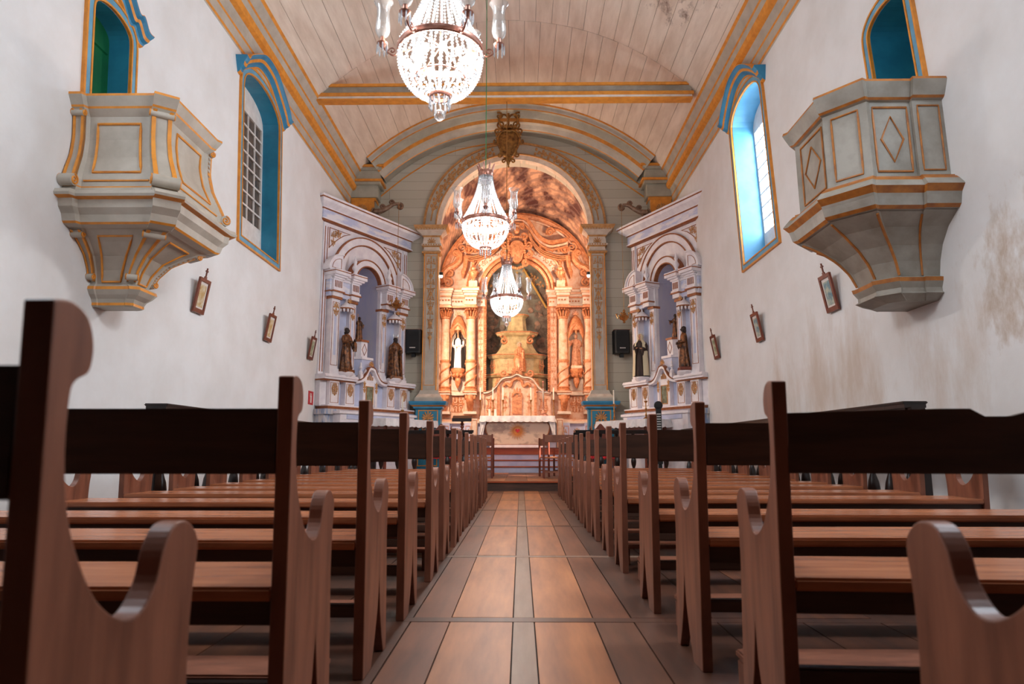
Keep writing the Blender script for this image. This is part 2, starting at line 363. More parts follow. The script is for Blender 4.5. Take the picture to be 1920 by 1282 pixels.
for seg in ((YB, -.9), (-.9, 5.0), (5.0, 9.45), (9.45, 13.9), (13.9, YF)):
    off = R.uniform(-.4, .4)
    for i in range(-1, NP + 1):
        a0 = -va + 2 * va * (i + off) / NP; a1 = -va + 2 * va * (i + 1 + off) / NP; a0 = max(a0, -va); a1 = min(a1, va)
        if a1 - a0 < .004: continue
        g = .0006; d = R.uniform(0, .006)
        p0 = vault(a0 + g, d); p1 = vault(a1 - g, d); q0 = vault(a0 + g, .03); q1 = vault(a1 - g, .03)
        mb.prism([p0, p1, q1, q0], lambda x, z, t: (x, t, z), seg[0] + .004, seg[1] - .004, 0)
K = 24
for i in range(K):
    p = [vault(-va - .08 + (2 * va + .16) * j / K, .034) for j in (i, i + 1)] + [vault(-va - .08 + (2 * va + .16) * j / K, .16) for j in (i + 1, i)]
    mb.prism(p, lambda x, z, t: (x, t, z), YB - .2, YF + .5, 1)
struct(mb.build('ceiling', [CEIL, GAPM]))
# ceiling cornices (wall side to vault side); section points (dx from wall, z)
def cornice(name, xw, s, y0, y1):
    k = .31 if s > 0 else .31
    sec = [(0, 7.43, 0), (.012, 7.45, 1), (.02, 7.50, 0), (.035, 7.66, 1), (.05, 7.69, 0), (.06, 7.78, 0), (.10, 7.86, 1), (.17, 7.90, 1), (.20, 8.00, 0), (.165, 8.06, 0), (.175, 8.20, 1), (.20, 8.225, 0), (.235, 8.29, 0), (.27, 8.35, 0), (.29, 8.385, 1), (.33, 8.43, 1)]
    mb = MB(); rings = []; mis = []
    for dx, z, m in sec: rings.append([(xw + s * dx, y0, z), (xw + s * dx, y1, z)]); mis.append(m)
    for j in range(len(rings) - 1): mb.add(rings[j] + rings[j + 1], [(0, 1, 3, 2)], mis[j])
    mb.add([(xw + s * .33, y0, 8.43), (xw + s * .33, y1, 8.43), (xw, y1, 8.6), (xw, y0, 8.6)], [(0, 1, 2, 3)], 0)
    return struct(mb.build(name, [M['grey'], M['orange']]))
cornice('trim_2', XL, 1, YB, 18.0); cornice('trim_3', XR, -1, YB, 18.0)
# chancel wall of painted boards with arched opening
ACX, AZS, ARI = -.16, 6.82, 2.12     # arch centre, springing, inner radius
def board_wall():
    m = bpy.data.materials.new('sage_board_wall'); m.use_nodes = True; nt = m.node_tree; b = nt.nodes['Principled BSDF']; b.inputs['Roughness'].default_value = .6
    tc = nt.nodes.new('ShaderNodeTexCoord'); mp = nt.nodes.new('ShaderNodeMapping'); mp.inputs['Rotation'].default_value = (pi / 2, 0, 0); nt.links.new(tc.outputs['Object'], mp.inputs[0])
    br = nt.nodes.new('ShaderNodeTexBrick'); br.inputs['Scale'].default_value = 1; br.inputs['Brick Width'].default_value = 3.7; br.inputs['Row Height'].default_value = .26; br.inputs['Mortar Size'].default_value = .004
    br.inputs['Color1'].default_value = s2l((196, 188, 172)); br.inputs['Color2'].default_value = s2l((184, 176, 158)); br.inputs['Mortar'].default_value = s2l((132, 120, 104)); nt.links.new(mp.outputs[0], br.inputs[0]); nt.links.new(br.outputs[0], b.inputs['Base Color'])
    return m
BW = board_wall()
mb = MB(); mb.box(XL - .8, XR + .8, YF, YF + .45, -.1, 10.6); fw = mb.build('wall_front', [BW])
c = MB(); c.prism([(ACX + ARI, -.5)] + arc(ACX, AZS, ARI, 0, 180, 36) + [(ACX - ARI, -.5)], lambda a, b, t: (a, t, b), YF - .3, YF + .8)
struct(cut(fw, [c.build('cutter', [BW])]))
# moulded arc where the vault meets the chancel wall: stepped section swept along the vault curve
mb = MB()
sec = [(.0, 0, 1), (.045, 0, 0), (.06, .05, 0), (.13, .07, 0), (.15, .09, 1), (.18, .09, 2), (.18, .18, 2), (.31, .28, 2), (.32, .31, 1), (.41, .33, 0), (.43, .44, 0), (.51, .52, 0), (.53, .56, 1), (.55, .57, 2), (.55, .92, 2)]   # (drop below vault, set-back in y)
yF = 17.5; rings = []
n = 40
aa = va * .93
for i in range(n + 1):
    a = -aa + 2 * aa * i / n
    rings.append([(*[vcx + (VR - d) * sin(a)], yF + sb, vcz + (VR - d) * cos(a)) for d, sb, _ in sec])
for j in range(n):
    for q in range(len(sec) - 1):
        mb.add([rings[j][q], rings[j][q + 1], rings[j + 1][q + 1], rings[j + 1][q]], [(0, 1, 2, 3)], sec[q][2])
for pts in ([(-4.0, 8.35), (-2.67, 9.12), (-1.76, 9.56), (-.3, 9.86), (1.2, 9.52), (2.1, 9.08), (2.94, 8.52), (3.55, 8.05)], [(-4.1, 7.75), (-3.12, 8.56), (-1.91, 9.22), (-.3, 9.47), (1.2, 9.2), (2.49, 8.53), (3.6, 7.75)]):
    mb.bar(smooth_pts(pts, 6), .045, .012, lambda a, b, h: (a, YF - h, b), 1)
struct(mb.build('trim_4', [M['grey'], M['orange'], M['green_board']]))
def corner_block(name, x0, x1):
    # breaks of the entablature in the corners
    mb = MB(); s = 1
    for z0, z1, d, m in ((7.60, 7.68, .0, 1), (7.68, 8.02, .06, 0), (8.02, 8.10, .14, 0), (8.10, 8.16, .20, 1), (8.16, 8.42, .12, 0), (8.42, 8.5, .18, 0), (8.5, 8.56, .24, 1)):
        mb.box(x0 - (d if x0 > 0 else 0), x1 + (d if x0 < 0 else 0), 17.98 - d, YF, z0, z1, m)
    mb.box(x0 + .02, x1 - .02, 18.05, YF, 5.2, 7.6, 0)
    mb.box(x0 + .04, x1 - .04, 17.99, YF, 7.2, 7.6, 1)
    palmette(mb, (x0 + x1) / 2, 0, .14, 0, 2) if False else None
    o = mb.build(name, [M['green_board'], M['orange']]); return struct(o)
corner_block('trim_5', XL, XL + .72); corner_block('trim_6', XR - .66, XR)
for xx in (XL + .36, XR - .33):
    mb = MB(); palmette(mb, 0, 0, .17, .02, 0, 9, 0, 180); o = mb.build('shell_relief', [M['gold_leaf']], loc=(xx, 17.97, 7.3))
    tag(o, 'gilded fan shell carved under the cornice in the %s corner beside the chancel arch' % ('left' if xx < 0 else 'right'), 'ornament', 'gilded fan shells in the corners')
# tie beam
mb = MB(); BX0, BX1 = -4.50, 3.80
for z0, z1, d, m in ((8.34, 8.375, .05, 1), (8.375, 8.43, .04, 0), (8.43, 8.50, .07, 1), (8.50, 8.65, .03, 2), (8.65, 8.71, .07, 1)):
    mb.box(BX0 + .1 - d, BX1 - .1 + d, 13.9 - d, 14.02 + d, z0, z1, m)
o = mb.build('tie_beam', [M['white'], M['orange'], M['grey_d']]); tag(o, 'grey and ochre tie beam spanning the nave under the board vault', 'beam')
# chancel: side walls, painted barrel ceiling, back wall
PAINT = mat('painted_chancel_ceiling', (212, 162, 130), .5, col2=(84, 50, 46), scale=1.3, stretch=(1.4, .8, 1.6), contrast=(.42, .58), detail=10)
nt = PAINT.node_tree; b = nt.nodes['Principled BSDF']; src = b.inputs['Base Color'].links[0].from_socket
tc = nt.nodes.new('ShaderNodeTexCoord'); wv = nt.nodes.new('ShaderNodeTexWave'); wv.wave_type = 'BANDS'; wv.bands_direction = 'DIAGONAL'; wv.inputs['Scale'].default_value = 2.6; wv.inputs['Distortion'].default_value = 5; wv.inputs['Detail'].default_value = 4
nt.links.new(tc.outputs['Object'], wv.inputs[0]); rr_ = nt.nodes.new('ShaderNodeValToRGB'); rr_.color_ramp.elements[0].position = .55; rr_.color_ramp.elements[1].position = .8; nt.links.new(wv.outputs['Color'], rr_.inputs[0])
mx = nt.nodes.new('ShaderNodeMix'); mx.data_type = 'RGBA'; mf = nt.nodes.new('ShaderNodeMath'); mf.operation = 'MULTIPLY'; mf.inputs[1].default_value = .55; nt.links.new(rr_.outputs[0], mf.inputs[0]); nt.links.new(mf.outputs[0], mx.inputs[0]); nt.links.new(src, mx.inputs[6]); mx.inputs[7].default_value = s2l((128, 100, 92)); nt.links.new(mx.outputs[2], b.inputs['Base Color'])
CR = 2.42
mb = MB(); P = arc(-.13, 5.9, CR, 0, 180, 40); Q = arc(-.13, 5.9, CR + .12, 0, 180, 40)
P = [(x, z + .05 + .0) for x, z in P]
for i in range(40): mb.prism([P[i], P[i + 1], Q[i + 1], Q[i]], lambda a, b, t: (a, t, b), YF + .44, 21.4)
# vault rises towards the arch so that its soffit is seen through it
for v_i, v in enumerate(mb.v):
    if v[1] < 20: mb.v[v_i] = (v[0], v[1], v[2] + (.62 if v[2] > 6.0 else 0))
struct(mb.build('ceiling', [PAINT], smooth=True))
for nm, x in (('wall_left', -2.75), ('wall_right', 2.35)):
    mb = MB(); mb.box(x, x + .15, YF + .44, 21.5, -.1, 6.6); struct(mb.build(nm, [M['peach']]))
mb = MB(); mb.box(-2.9, 2.6, 21.75, 21.9, -.1, 9); struct(mb.build('wall_front', [M['peach']]))
mb = MB(); mb.box(-2.7, 2.4, 19.6, 21.75, .19, .86); struct(mb.build('floor', [M['red_wood']]))
# altar steps
mb = MB()
for i, (y, z) in enumerate(((18.72, .36), (18.98, .53), (19.24, .70))):
    mb.box(-1.75, 1.55, y, 19.7, .19 if i == 0 else z - .17, z - .035, 0); mb.box(-1.77, 1.57, y - .03, 19.7, z - .03, z, 1)
mb.box(-1.75, 1.55, 19.42, 19.72, .70, .83, 2); mb.box(-1.77, 1.57, 19.39, 19.72, .83, .862, 3)
o = mb.build('altar_steps', [M['lav_b'], M['red_wood'], M['red_wood'], M['frame_wood']]); tag(o, 'lavender painted steps with red wooden treads below the high altar', 'steps')
# ---------------------------------------------------------------- windows and doors in the side walls
def wpt(xw, s):   # plane of a side wall: (y, z, h proud of the wall)
    return lambda a, b, h: (xw + s * h, a, b)
def arched(name, key, xw, s, depth, kind, hood=True):
    y0, y1, z0, zs, rise, k, zc = OPEN[key]
    root = bpy.data.objects.new(name, None); COL.objects.link(root); root['kind'] = 'structure'
    fn = wpt(xw, s)
    # reveal lining
    out = opening(y0, y1, z0, zs, rise, k, zc, .004); inn = opening(y0, y1, z0, zs, rise, k, zc, -.006); n = len(out)
    mb = MB()
    for i in range(n):
        j = (i + 1) % n
        a, b, c, d = out[i], out[j], inn[j], inn[i]
        vs = [fn(*p, h) for h in (.004, -depth - .06) for p in (a, b, c, d)]
        mb.add(vs, [(0, 1, 2, 3), (4, 5, 6, 7), (0, 1, 5, 4), (2, 3, 7, 6)], 0)
    mb.build('reveal', [M['blue'] if kind != 'bright' else REV_LIT], root)
    # architrave: ochre, light blue, ochre
    for d0, d1, m, hh, nm in ((0, .025, 'orange', .04, 'inner_moulding'), (.025, .105, 'blue_l', .03, 'blue_band'), (.105, .135, 'orange', .04, 'outer_moulding')):
        a = opening(y0, y1, z0, zs, rise, k, zc, d0); b = opening(y0, y1, z0, zs, rise, k, zc, d1); mb = MB()
        for i in range(n):
            j = (i + 1) % n
            vs = [fn(*a[i], -.01), fn(*a[i], hh), fn(*b[i], hh), fn(*b[i], -.01), fn(*a[j], -.01), fn(*a[j], hh), fn(*b[j], hh), fn(*b[j], -.01)]
            mb.add(vs, [(0, 1, 5, 4), (1, 2, 6, 5), (2, 3, 7, 6)], 0)
        mb.build(nm, [M[m]], root)
    if hood:
        cy = (y0 + y1) / 2; hw = (y1 - y0) / 2 + .12; hs = .75 if kind != 'door' else .55; zt = zs + rise + .14
        base = [(-hw - .10, zs + .10), (-hw - .0, zs + .10), (-hw + .10, zs + .22), (-hw * .6, zs + rise + .0), (-hw * .3, zt + .02), (0, zt + .06), (hw * .3, zt + .02), (hw * .6, zs + rise + .0), (hw - .10, zs + .22), (hw + .0, zs + .10), (hw + .10, zs + .10)]
        base = smooth_pts(base, 4)
        mb = MB(); sec = [(.0, .0, 1), (.03, .06, 1), (.05, .07, 0), (.10, .09, 0), (.15, .16, 1), (.19, .18, 1), (.22, .19, 0), (.28, .25, 0), (.32, .27, 1), (.335, .27, 1), (.34, 0, 1)]
        rings = []
        for y, z in base:
            yy = cy + y; rings.append([fn(yy * 1 + k * (z + dz * hs - zc) + (y / hw) * dz * .3 * hs, z + dz * hs, h * hs) for dz, h, _ in sec])
        for j in range(len(rings) - 1):
            for q in range(len(sec) - 1):
                mb.add([rings[j][q], rings[j][q + 1], rings[j + 1][q + 1], rings[j + 1][q]], [(0, 1, 2, 3)], sec[q][2])
        mb.add(rings[0], [tuple(range(len(sec)))], 0); mb.add(rings[-1], [tuple(range(len(sec)))], 0)
        mb.build('hood_moulding', [M['blue_b'], M['orange']], root)
    xs = -depth
    if kind in ('dark', 'bright'):
        K = lambda y, z: y + k * (z - zc)
        mb = MB(); P = opening(y0, y1, z0, zs, rise, k, zc, -.005)
        ncol, nrow = 5, 8
        gz0, gz1 = z0 + .60, zs - .02; gy0, gy1 = y0 + .06, y1 - .06
        # boards below and arched board above
        def quad(ya, yb, za, zb, h0, h1, m=0):
            vs = [fn(K(y, z), z, h) for h in (h0, h1) for y, z in ((ya, za), (yb, za), (yb, zb), (ya, zb))]
            mb.add(vs, [(0, 1, 2, 3), (4, 5, 6, 7), (0, 1, 5, 4), (1, 2, 6, 5), (2, 3, 7, 6), (3, 0, 4, 7)], m)
        quad(y0, y1, z0, gz0, xs, xs - .03); quad(y0, gy0, gz0, gz1, xs, xs - .03); quad(gy1, y1, gz0, gz1, xs, xs - .03)
        top = [p for p in P if p[1] >= zs - .001]; top = [(K(y1, gz1), gz1)] + [p for p in top if p[1] > gz1] + [(K(y0, gz1), gz1)]
        mb.prism(top, fn, xs - .03, xs)
        for i in range(1, ncol): y = gy0 + (gy1 - gy0) * i / ncol; quad(y - .016, y + .016, gz0, gz1, xs, xs - .025)
        for i in range(1, nrow): z = gz0 + (gz1 - gz0) * i / nrow; quad(gy0, gy1, z - .016, z + .016, xs + .002, xs - .022)
        sash = mb.build('sash', [M['white']], root)
        mb = MB(); 
        if kind == 'dark': quad(gy0, gy1, gz0, gz1, xs - .03, xs - .04); mb.build('panes', [M['pane']], sash)
        else: quad(gy0, gy1, gz0, gz1, xs - .012, xs - .016); mb.build('panes', [M['clear']], sash)
    else:
        K = lambda y, z: y + k * (z - zc); mb = MB()
        vs = [fn(K(y, z), z, h) for h in (xs, xs - .05) for y, z in ((y0, z0), (y1, z0), (y1, zs + rise), (y0, zs + rise))]
        mb.add(vs, [(0, 1, 2, 3), (4, 5, 6, 7), (0, 1, 5, 4), (1, 2, 6, 5), (2, 3, 7, 6), (3, 0, 4, 7)])
        lf = mb.build('door_leaf', [M['green']], root)
        mb = MB()
        for zz in (4.2, 4.85, 5.5): mb.bar([(K(y0 + .05, zz), zz), (K(y1 - .05, zz), zz)], .07, .02, lambda a, b, h: fn(a, b, xs + h))
        mb.build('batten', [M['green']], lf)
    return root
M['blue_b'] = mat('bright_blue_paint', (52, 138, 178), .4, col2=(36, 118, 158), scale=3)
REV_LIT = mat('lit_blue_paint', (104, 170, 204), .5, col2=(88, 156, 194), scale=3)  # paler copy of the reveal blue, window light put into the colour
m = bpy.data.materials.new('clear_pane'); m.use_nodes = True; nt = m.node_tree; nt.nodes.clear()
t = nt.nodes.new('ShaderNodeBsdfTransparent'); g = nt.nodes.new('ShaderNodeBsdfGlossy'); g.inputs['Roughness'].default_value = .05; mxs = nt.nodes.new('ShaderNodeMixShader'); mxs.inputs[0].default_value = .08
o_ = nt.nodes.new('ShaderNodeOutputMaterial'); nt.links.new(t.outputs[0], mxs.inputs[1]); nt.links.new(g.outputs[0], mxs.inputs[2]); nt.links.new(mxs.outputs[0], o_.inputs[0]); M['clear'] = m
arched('window_1', 'W1', XL, 1, .30, 'dark'); arched('window_2', 'W2', XR, -1, .40, 'bright')
arched('door_1', 'D1', XL, 1, .24, 'door'); arched('door_2', 'D2', XR, -1, .46, 'door', hood=False)
# ---------------------------------------------------------------- pulpits
def pulpit(name, label, xw, s, yc, plan, prof, kind):
    """plan: (out, along) half polygon, prof: (z, d, squeeze_y, material)"""
    root = thing(name, label, 'pulpit', (xw, yc, 0))
    lean = -.085 if s > 0 else .03; mo = max(p[0] for p in plan); mh = max(p[1] for p in plan)
    def ring(z, d, q):
        return [(s * max(0, p[0] * (mo + d) / mo), p[1] * (mh + d * q) / mh + lean * (z - 4.4), z) for p in plan]
    def at_z(z):
        for (za, da, qa, _), (zb, db, qb, _) in zip(prof, prof[1:]):
            if zb <= z <= za or za <= z <= zb:
                t = 0 if za == zb else (z - za) / (zb - za); return da + (db - da) * t, qa + (qb - qa) * t
        return prof[-1][1], prof[-1][2]
    def seg(i, t, z, h=0):
        d, q = at_z(z); R_ = ring(z, d, q); a = Vector(R_[i]); b = Vector(R_[i + 1]); p = a.lerp(b, t)
        e = (b - a); nrm = Vector((e.y, -e.x, 0)).normalized()
        if nrm.x * s < -.01 or (abs(nrm.x) <= .2 and nrm.y * (p.y) < 0): nrm = -nrm
        return p + nrm * h
    return root, ring, seg, at_z
def pulpit_shell(root, name, prof, ring, mats):
    mb = MB(); rings = [ring(z, d, q) for z, d, q, _ in prof]
    mb.loft(rings, closed=True, cap=True, mis=[p[3] for p in prof]); return mb.build(name, mats, root)
def hfn(seg, i): return lambda t, z, h: tuple(seg(i, t, z, h))
def face_frame(seg, mb, i, t0, t1, z0, z1, r=.014, n=8, mi=0):
    pts = [seg(i, t0, z0 + (z1 - z0) * j / n, .006) for j in range(n + 1)] + [seg(i, t1, z1 - (z1 - z0) * j / n, .006) for j in range(n + 1)]
    mb.tube(pts, r, n=6, mi=mi, closed=True)
GO = [M['grey'], M['orange']]
# left: bombe pulpit with corner scrolls
planL = [(0, -.60), (.13, -.60), (.15, -.56), (.82, -.56), (.85, -.60), (1.03, -.47), (1.0, -.42), (1.0, .42), (1.03, .47), (.85, .60), (.82, .56), (0, .56)]
bodyL = [(4.50, .07, 1, 1), (4.475, .07, 1, 0), (4.42, .04, 1, 0), (4.385, .02, 1, 1), (4.365, .01, 1, 0), (4.30, -.05, 1, 0), (4.05, -.055, 1, 0), (3.85, -.02, 1, 0), (3.68, .05, 1, 0), (3.58, .085, 1, 0), (3.50, .09, 1, 1), (3.485, .095, 1, 0), (3.42, .12, 1, 0), (3.41, .12, 1, 0)]
baseL = [(3.42, .21, 1, 0), (3.38, .23, 1, 0), (3.355, .22, 1, 1), (3.34, .16, 1, 0), (3.26, .15, 1, 0), (3.20, .10, 1, 0), (3.13, .08, 1, 1), (3.11, .06, 1, 0), (3.09, .0, 1, 0)]
corbL = [(3.09, -.04, 1, 0), (3.0, -.20, .9, 0), (2.88, -.38, .84, 0), (2.74, -.49, .80, 0), (2.60, -.55, .78, 0), (2.565, -.48, .80, 1), (2.53, -.47, .80, 0), (2.48, -.51, .80, 0), (2.44, -.56, .80, 0), (2.40, -.58, .80, 1), (2.37, -.58, .80, 0), (2.355, -.60, .80, 0)]
allL = bodyL + baseL + corbL
root, ring, seg, atz = pulpit('pulpit', 'grey and ochre bulging pulpit with corner scrolls high on the left wall', XL, 1, 7.26, planL, allL, 0)
bd = pulpit_shell(root, 'parapet', bodyL, ring, GO); ls = pulpit_shell(root, 'ledge', baseL, ring, GO); cb = pulpit_shell(root, 'corbel', corbL, ring, GO)
def one(f, m='orange', nm='panel_moulding'): mb = MB(); f(mb); mb.build(nm, [M[m]], root)
for i, (t0, t1) in ((2, (.14, .86)), (6, (.14, .86)), (10, (.16, .84))): one(lambda mb: face_frame(seg, mb, i, t0, t1, 3.66, 4.22))
for i, (t0, t1) in ((2, (.03, .97)), (6, (.03, .97)), (10, (.05, .95))): one(lambda mb: mb.tube([seg(i, t0, 3.56, .005), seg(i, t1, 3.56, .005)], .010, n=6))
for i, (t0, t1) in ((2, (.18, .82)), (6, (.18, .82)), (10, (.15, .8))): one(lambda mb: face_frame(seg, mb, i, t0, t1, 2.62, 3.04, r=.012))
def scroll_pilaster(yi, i, t0, t1, ztop, zbot, nm, curl):
    mb = MB(); prof = []
    # strap following the profile, edges ochre, ending in volutes
    n = 16
    zs_ = [ztop + (zbot - ztop) * j / n for j in range(n + 1)]
    for (ta, tb, m, h) in ((t0, t1, 0, .035), (t0, t0 + (t1 - t0) * .2, 1, .05), (t1 - (t1 - t0) * .2, t1, 1, .05)):
        rings = [[seg(i, ta, z, -.01), seg(i, ta, z, h), seg(i, tb, z, h), seg(i, tb, z, -.01)] for z in zs_]; mb.loft(rings, m, closed=True)
    for z, r, h in ((ztop - .03, .036, .035), (zbot + .04, .045 * curl, .045)):
        a, b = seg(i, t0, z, h), seg(i, t1, z, h); d = (b - a) * .08
        mb.tube([a - d, b + d], r, n=14, mi=0)
        for p, dd in ((a - d, -1), (b + d, 1)):
            e = (b - a).normalized() * dd; u = Vector((0, 0, 1)); w = e.cross(u)
            sp = [p + e * .004 + u * (y * 1) + w * (x * 1) for x, y in spiral(0, 0, r * .92, 90, 1.6, 20)]
            mb.tube(sp, .010, n=5, mi=1)
    return mb.build(nm, GO, root, smooth=True)
scroll_pilaster(0, 4, .04, .96, 4.34, 3.50, 'corner_scroll', 1.4); scroll_pilaster(0, 8, .04, .96, 4.34, 3.50, 'corner_scroll', 1.4)
scroll_pilaster(0, 0, .1, .95, 4.34, 3.50, 'corner_scroll', 1.4)
for i, a, b in ((4, .04, .96), (8, .04, .96), (0, .1, .95)): scroll_pilaster(0, i, a, b, 3.07, 2.62, 'corbel_scroll', .8)
# right: plain polygonal pulpit with diamond panels
planR = [(0, -.72), (.30, -.72), (.30, -.68), (.70, -.68), (.74, -.70), (1.03, -.36), (1.0, -.32), (1.0, .32), (1.03, .36), (.74, .66), (.70, .64), (0, .64)]
GD = [M['grey_d'], M['ochre_d']]
bodyR = [(4.44, .10, 1, 1), (4.41, .11, 1, 0), (4.36, .09, 1, 0), (4.27, .05, 1, 1), (4.25, .03, 1, 0), (4.24, .0, 1, 0), (3.8, .0, 1, 0), (3.44, .0, 1, 0), (3.43, .05, 1, 1), (3.41, .05, 1, 0)]
baseR = [(3.41, .07, 1, 1), (3.37, .11, 1, 0), (3.31, .16, 1, 0), (3.29, .17, 1, 1), (3.23, .12, 1, 0), (3.20, .11, 1, 0), (3.12, .09, 1, 1), (3.09, .06, 1, 0), (3.08, .0, 1, 0)]
corbR = [(3.08, .03, 1, 0), (2.97, -.14, .85, 0), (2.82, -.31, .75, 0), (2.67, -.42, .70, 0), (2.52, -.48, .68, 0), (2.50, -.42, .66, 1), (2.46, -.43, .66, 0), (2.40, -.47, .66, 0), (2.36, -.47, .66, 0), (2.34, -.44, .66, 0), (2.31, -.52, .66, 0), (2.28, -.58, .66, 0)]
allR = bodyR + baseR + corbR
root, ring, seg, atz = pulpit('pulpit', 'worn grey polygonal pulpit with diamond panels high on the right wall', XR, -1, 7.12, planR, allR, 0)
pulpit_shell(root, 'parapet', bodyR, ring, GD); pulpit_shell(root, 'ledge', baseR, ring, GD); pulpit_shell(root, 'corbel', corbR, ring, GD)
def diamond(i, t0, t1, z0, z1):
    tm, zm = (t0 + t1) / 2, (z0 + z1) / 2; mb = MB(); mb.tube([seg(i, tm, z0, .006), seg(i, t1, zm, .006), seg(i, tm, z1, .006), seg(i, t0, zm, .006)], .011, n=4, closed=True); mb.build('diamond_moulding', [M['ochre_d']], root)
for i, t0, t1, r in ((0, .15, .85, .009), (2, .10, .95, .011), (4, .2, .8, .011), (6, .08, .92, .011), (8, .2, .8, .011), (10, .1, .9, .011)): one(lambda mb: face_frame(seg, mb, i, t0, t1, 3.50, 4.18, r), 'ochre_d')
diamond(2, .25, .80, 3.60, 4.08); diamond(6, .2, .8, 3.60, 4.08)
for i, t in ((4, 0), (4, 1), (8, 0), (8, 1), (2, .0)):
    mb = MB(); mb.tube([seg(i, t, 3.06 + (2.53 - 3.06) * j / 10, .004) for j in range(11)], .014, n=6); mb.build('corbel_rib', [M['ochre_d']], root)
# ---------------------------------------------------------------- framed stations on the walls
ART = [mat('print_' + n, a, .6, col2=b, scale=9, contrast=(.4, .6), detail=8) for n, a, b in (('green', (196, 196, 168), (124, 140, 110)), ('ochre', (214, 204, 178), (188, 150, 88)), ('blue', (186, 190, 170), (104, 138, 150)))]
def station(xw, s, y, zb, label, art, lean):
    root = thing('station_frame', label, 'framed picture', (xw, y, zb), 0, 'small framed stations of the cross on the side walls')
    w, h, t = .33, .50, .03
    # tilts away from the wall at the top, leans with the old wall
    def P(a, b, c): return (s * (.02 + b * .17 + c), a + lean * b, b)
    mb = MB(P)
    for x0, x1, z0, z1 in ((-w / 2, w / 2, 0, .06), (-w / 2, w / 2, h - .05, h), (-w / 2, -w / 2 + .045, .05, h - .04), (w / 2 - .045, w / 2, .05, h - .04)):
        mb.add([(x, z, c) for x in (x0, x1) for z in (z0, z1) for c in (0, t)], [(0, 1, 3, 2), (4, 6, 7, 5), (0, 4, 5, 1), (2, 3, 7, 6), (0, 2, 6, 4), (1, 5, 7, 3)])
    mb.build('frame', [M['frame_wood']], root)
    mb = MB(P); mb.add([(x, z, c) for x in (-w / 2 + .04, w / 2 - .04) for z in (.055, h - .045) for c in (.008, .014)], [(0, 1, 3, 2), (4, 6, 7, 5), (0, 4, 5, 1), (2, 3, 7, 6), (0, 2, 6, 4), (1, 5, 7, 3)], 0)
    mb.add([(x, z, c) for x in (-w / 2 + .075, w / 2 - .075) for z in (.09, h - .09) for c in (.010, .017)], [(0, 1, 3, 2), (4, 6, 7, 5), (0, 4, 5, 1), (2, 3, 7, 6), (0, 2, 6, 4), (1, 5, 7, 3)], 1)
    mb.build('print', [M['white'], ART[art]], root)
    mb = MB(P)
    for a0, a1, z0, z1 in ((-.03, .03, h, h + .035), (-.009, .009, h + .03, h + .16), (-.032, .032, h + .105, h + .125)):
        mb.add([(x, z, c) for x in (a0, a1) for z in (z0, z1) for c in (.005, .022)], [(0, 1, 3, 2), (4, 6, 7, 5), (0, 4, 5, 1), (2, 3, 7, 6), (0, 2, 6, 4), (1, 5, 7, 3)])
    mb.build('cross', [M['frame_wood']], root)
station(XL, 1, 9.66, 2.76, 'framed station picture with small cross, below the left pulpit and window', 1, -.02)
station(XL, 1, 12.42, 2.78, 'framed station picture midway along the left wall, beyond the window', 1, -.02)
station(XL, 1, 15.0, 2.78, 'small framed station picture on the left wall just before the side altar', 0, -.02)
station(XR, -1, 8.96, 2.62, 'framed station picture with blue and gold print, beside the right pulpit', 2, .04)
station(XR, -1, 11.76, 2.66, 'framed station picture hanging below the bright right window', 2, .04)
station(XR, -1, 14.38, 2.70, 'small framed station picture on the right wall just before the side altar', 0, .04)
# red extinguisher sign
root = thing('extinguisher_sign', 'small red fire extinguisher sign low on the left wall', 'sign', (XL, 15.28, 1.80))
mb = MB(); mb.box(.0, .012, -.17, .17, 0, .30); mb.build('board', [M['red']], root)
mb = MB(); mb.box(.012, .015, -.05, .05, .04, .20); mb.box(.012, .015, -.02, .02, .20, .24); mb.box(.012, .015, -.07, .02, .235, .25); mb.box(.012, .015, -.075, -.06, .17, .25); mb.build('extinguisher_symbol', [M['white']], root)
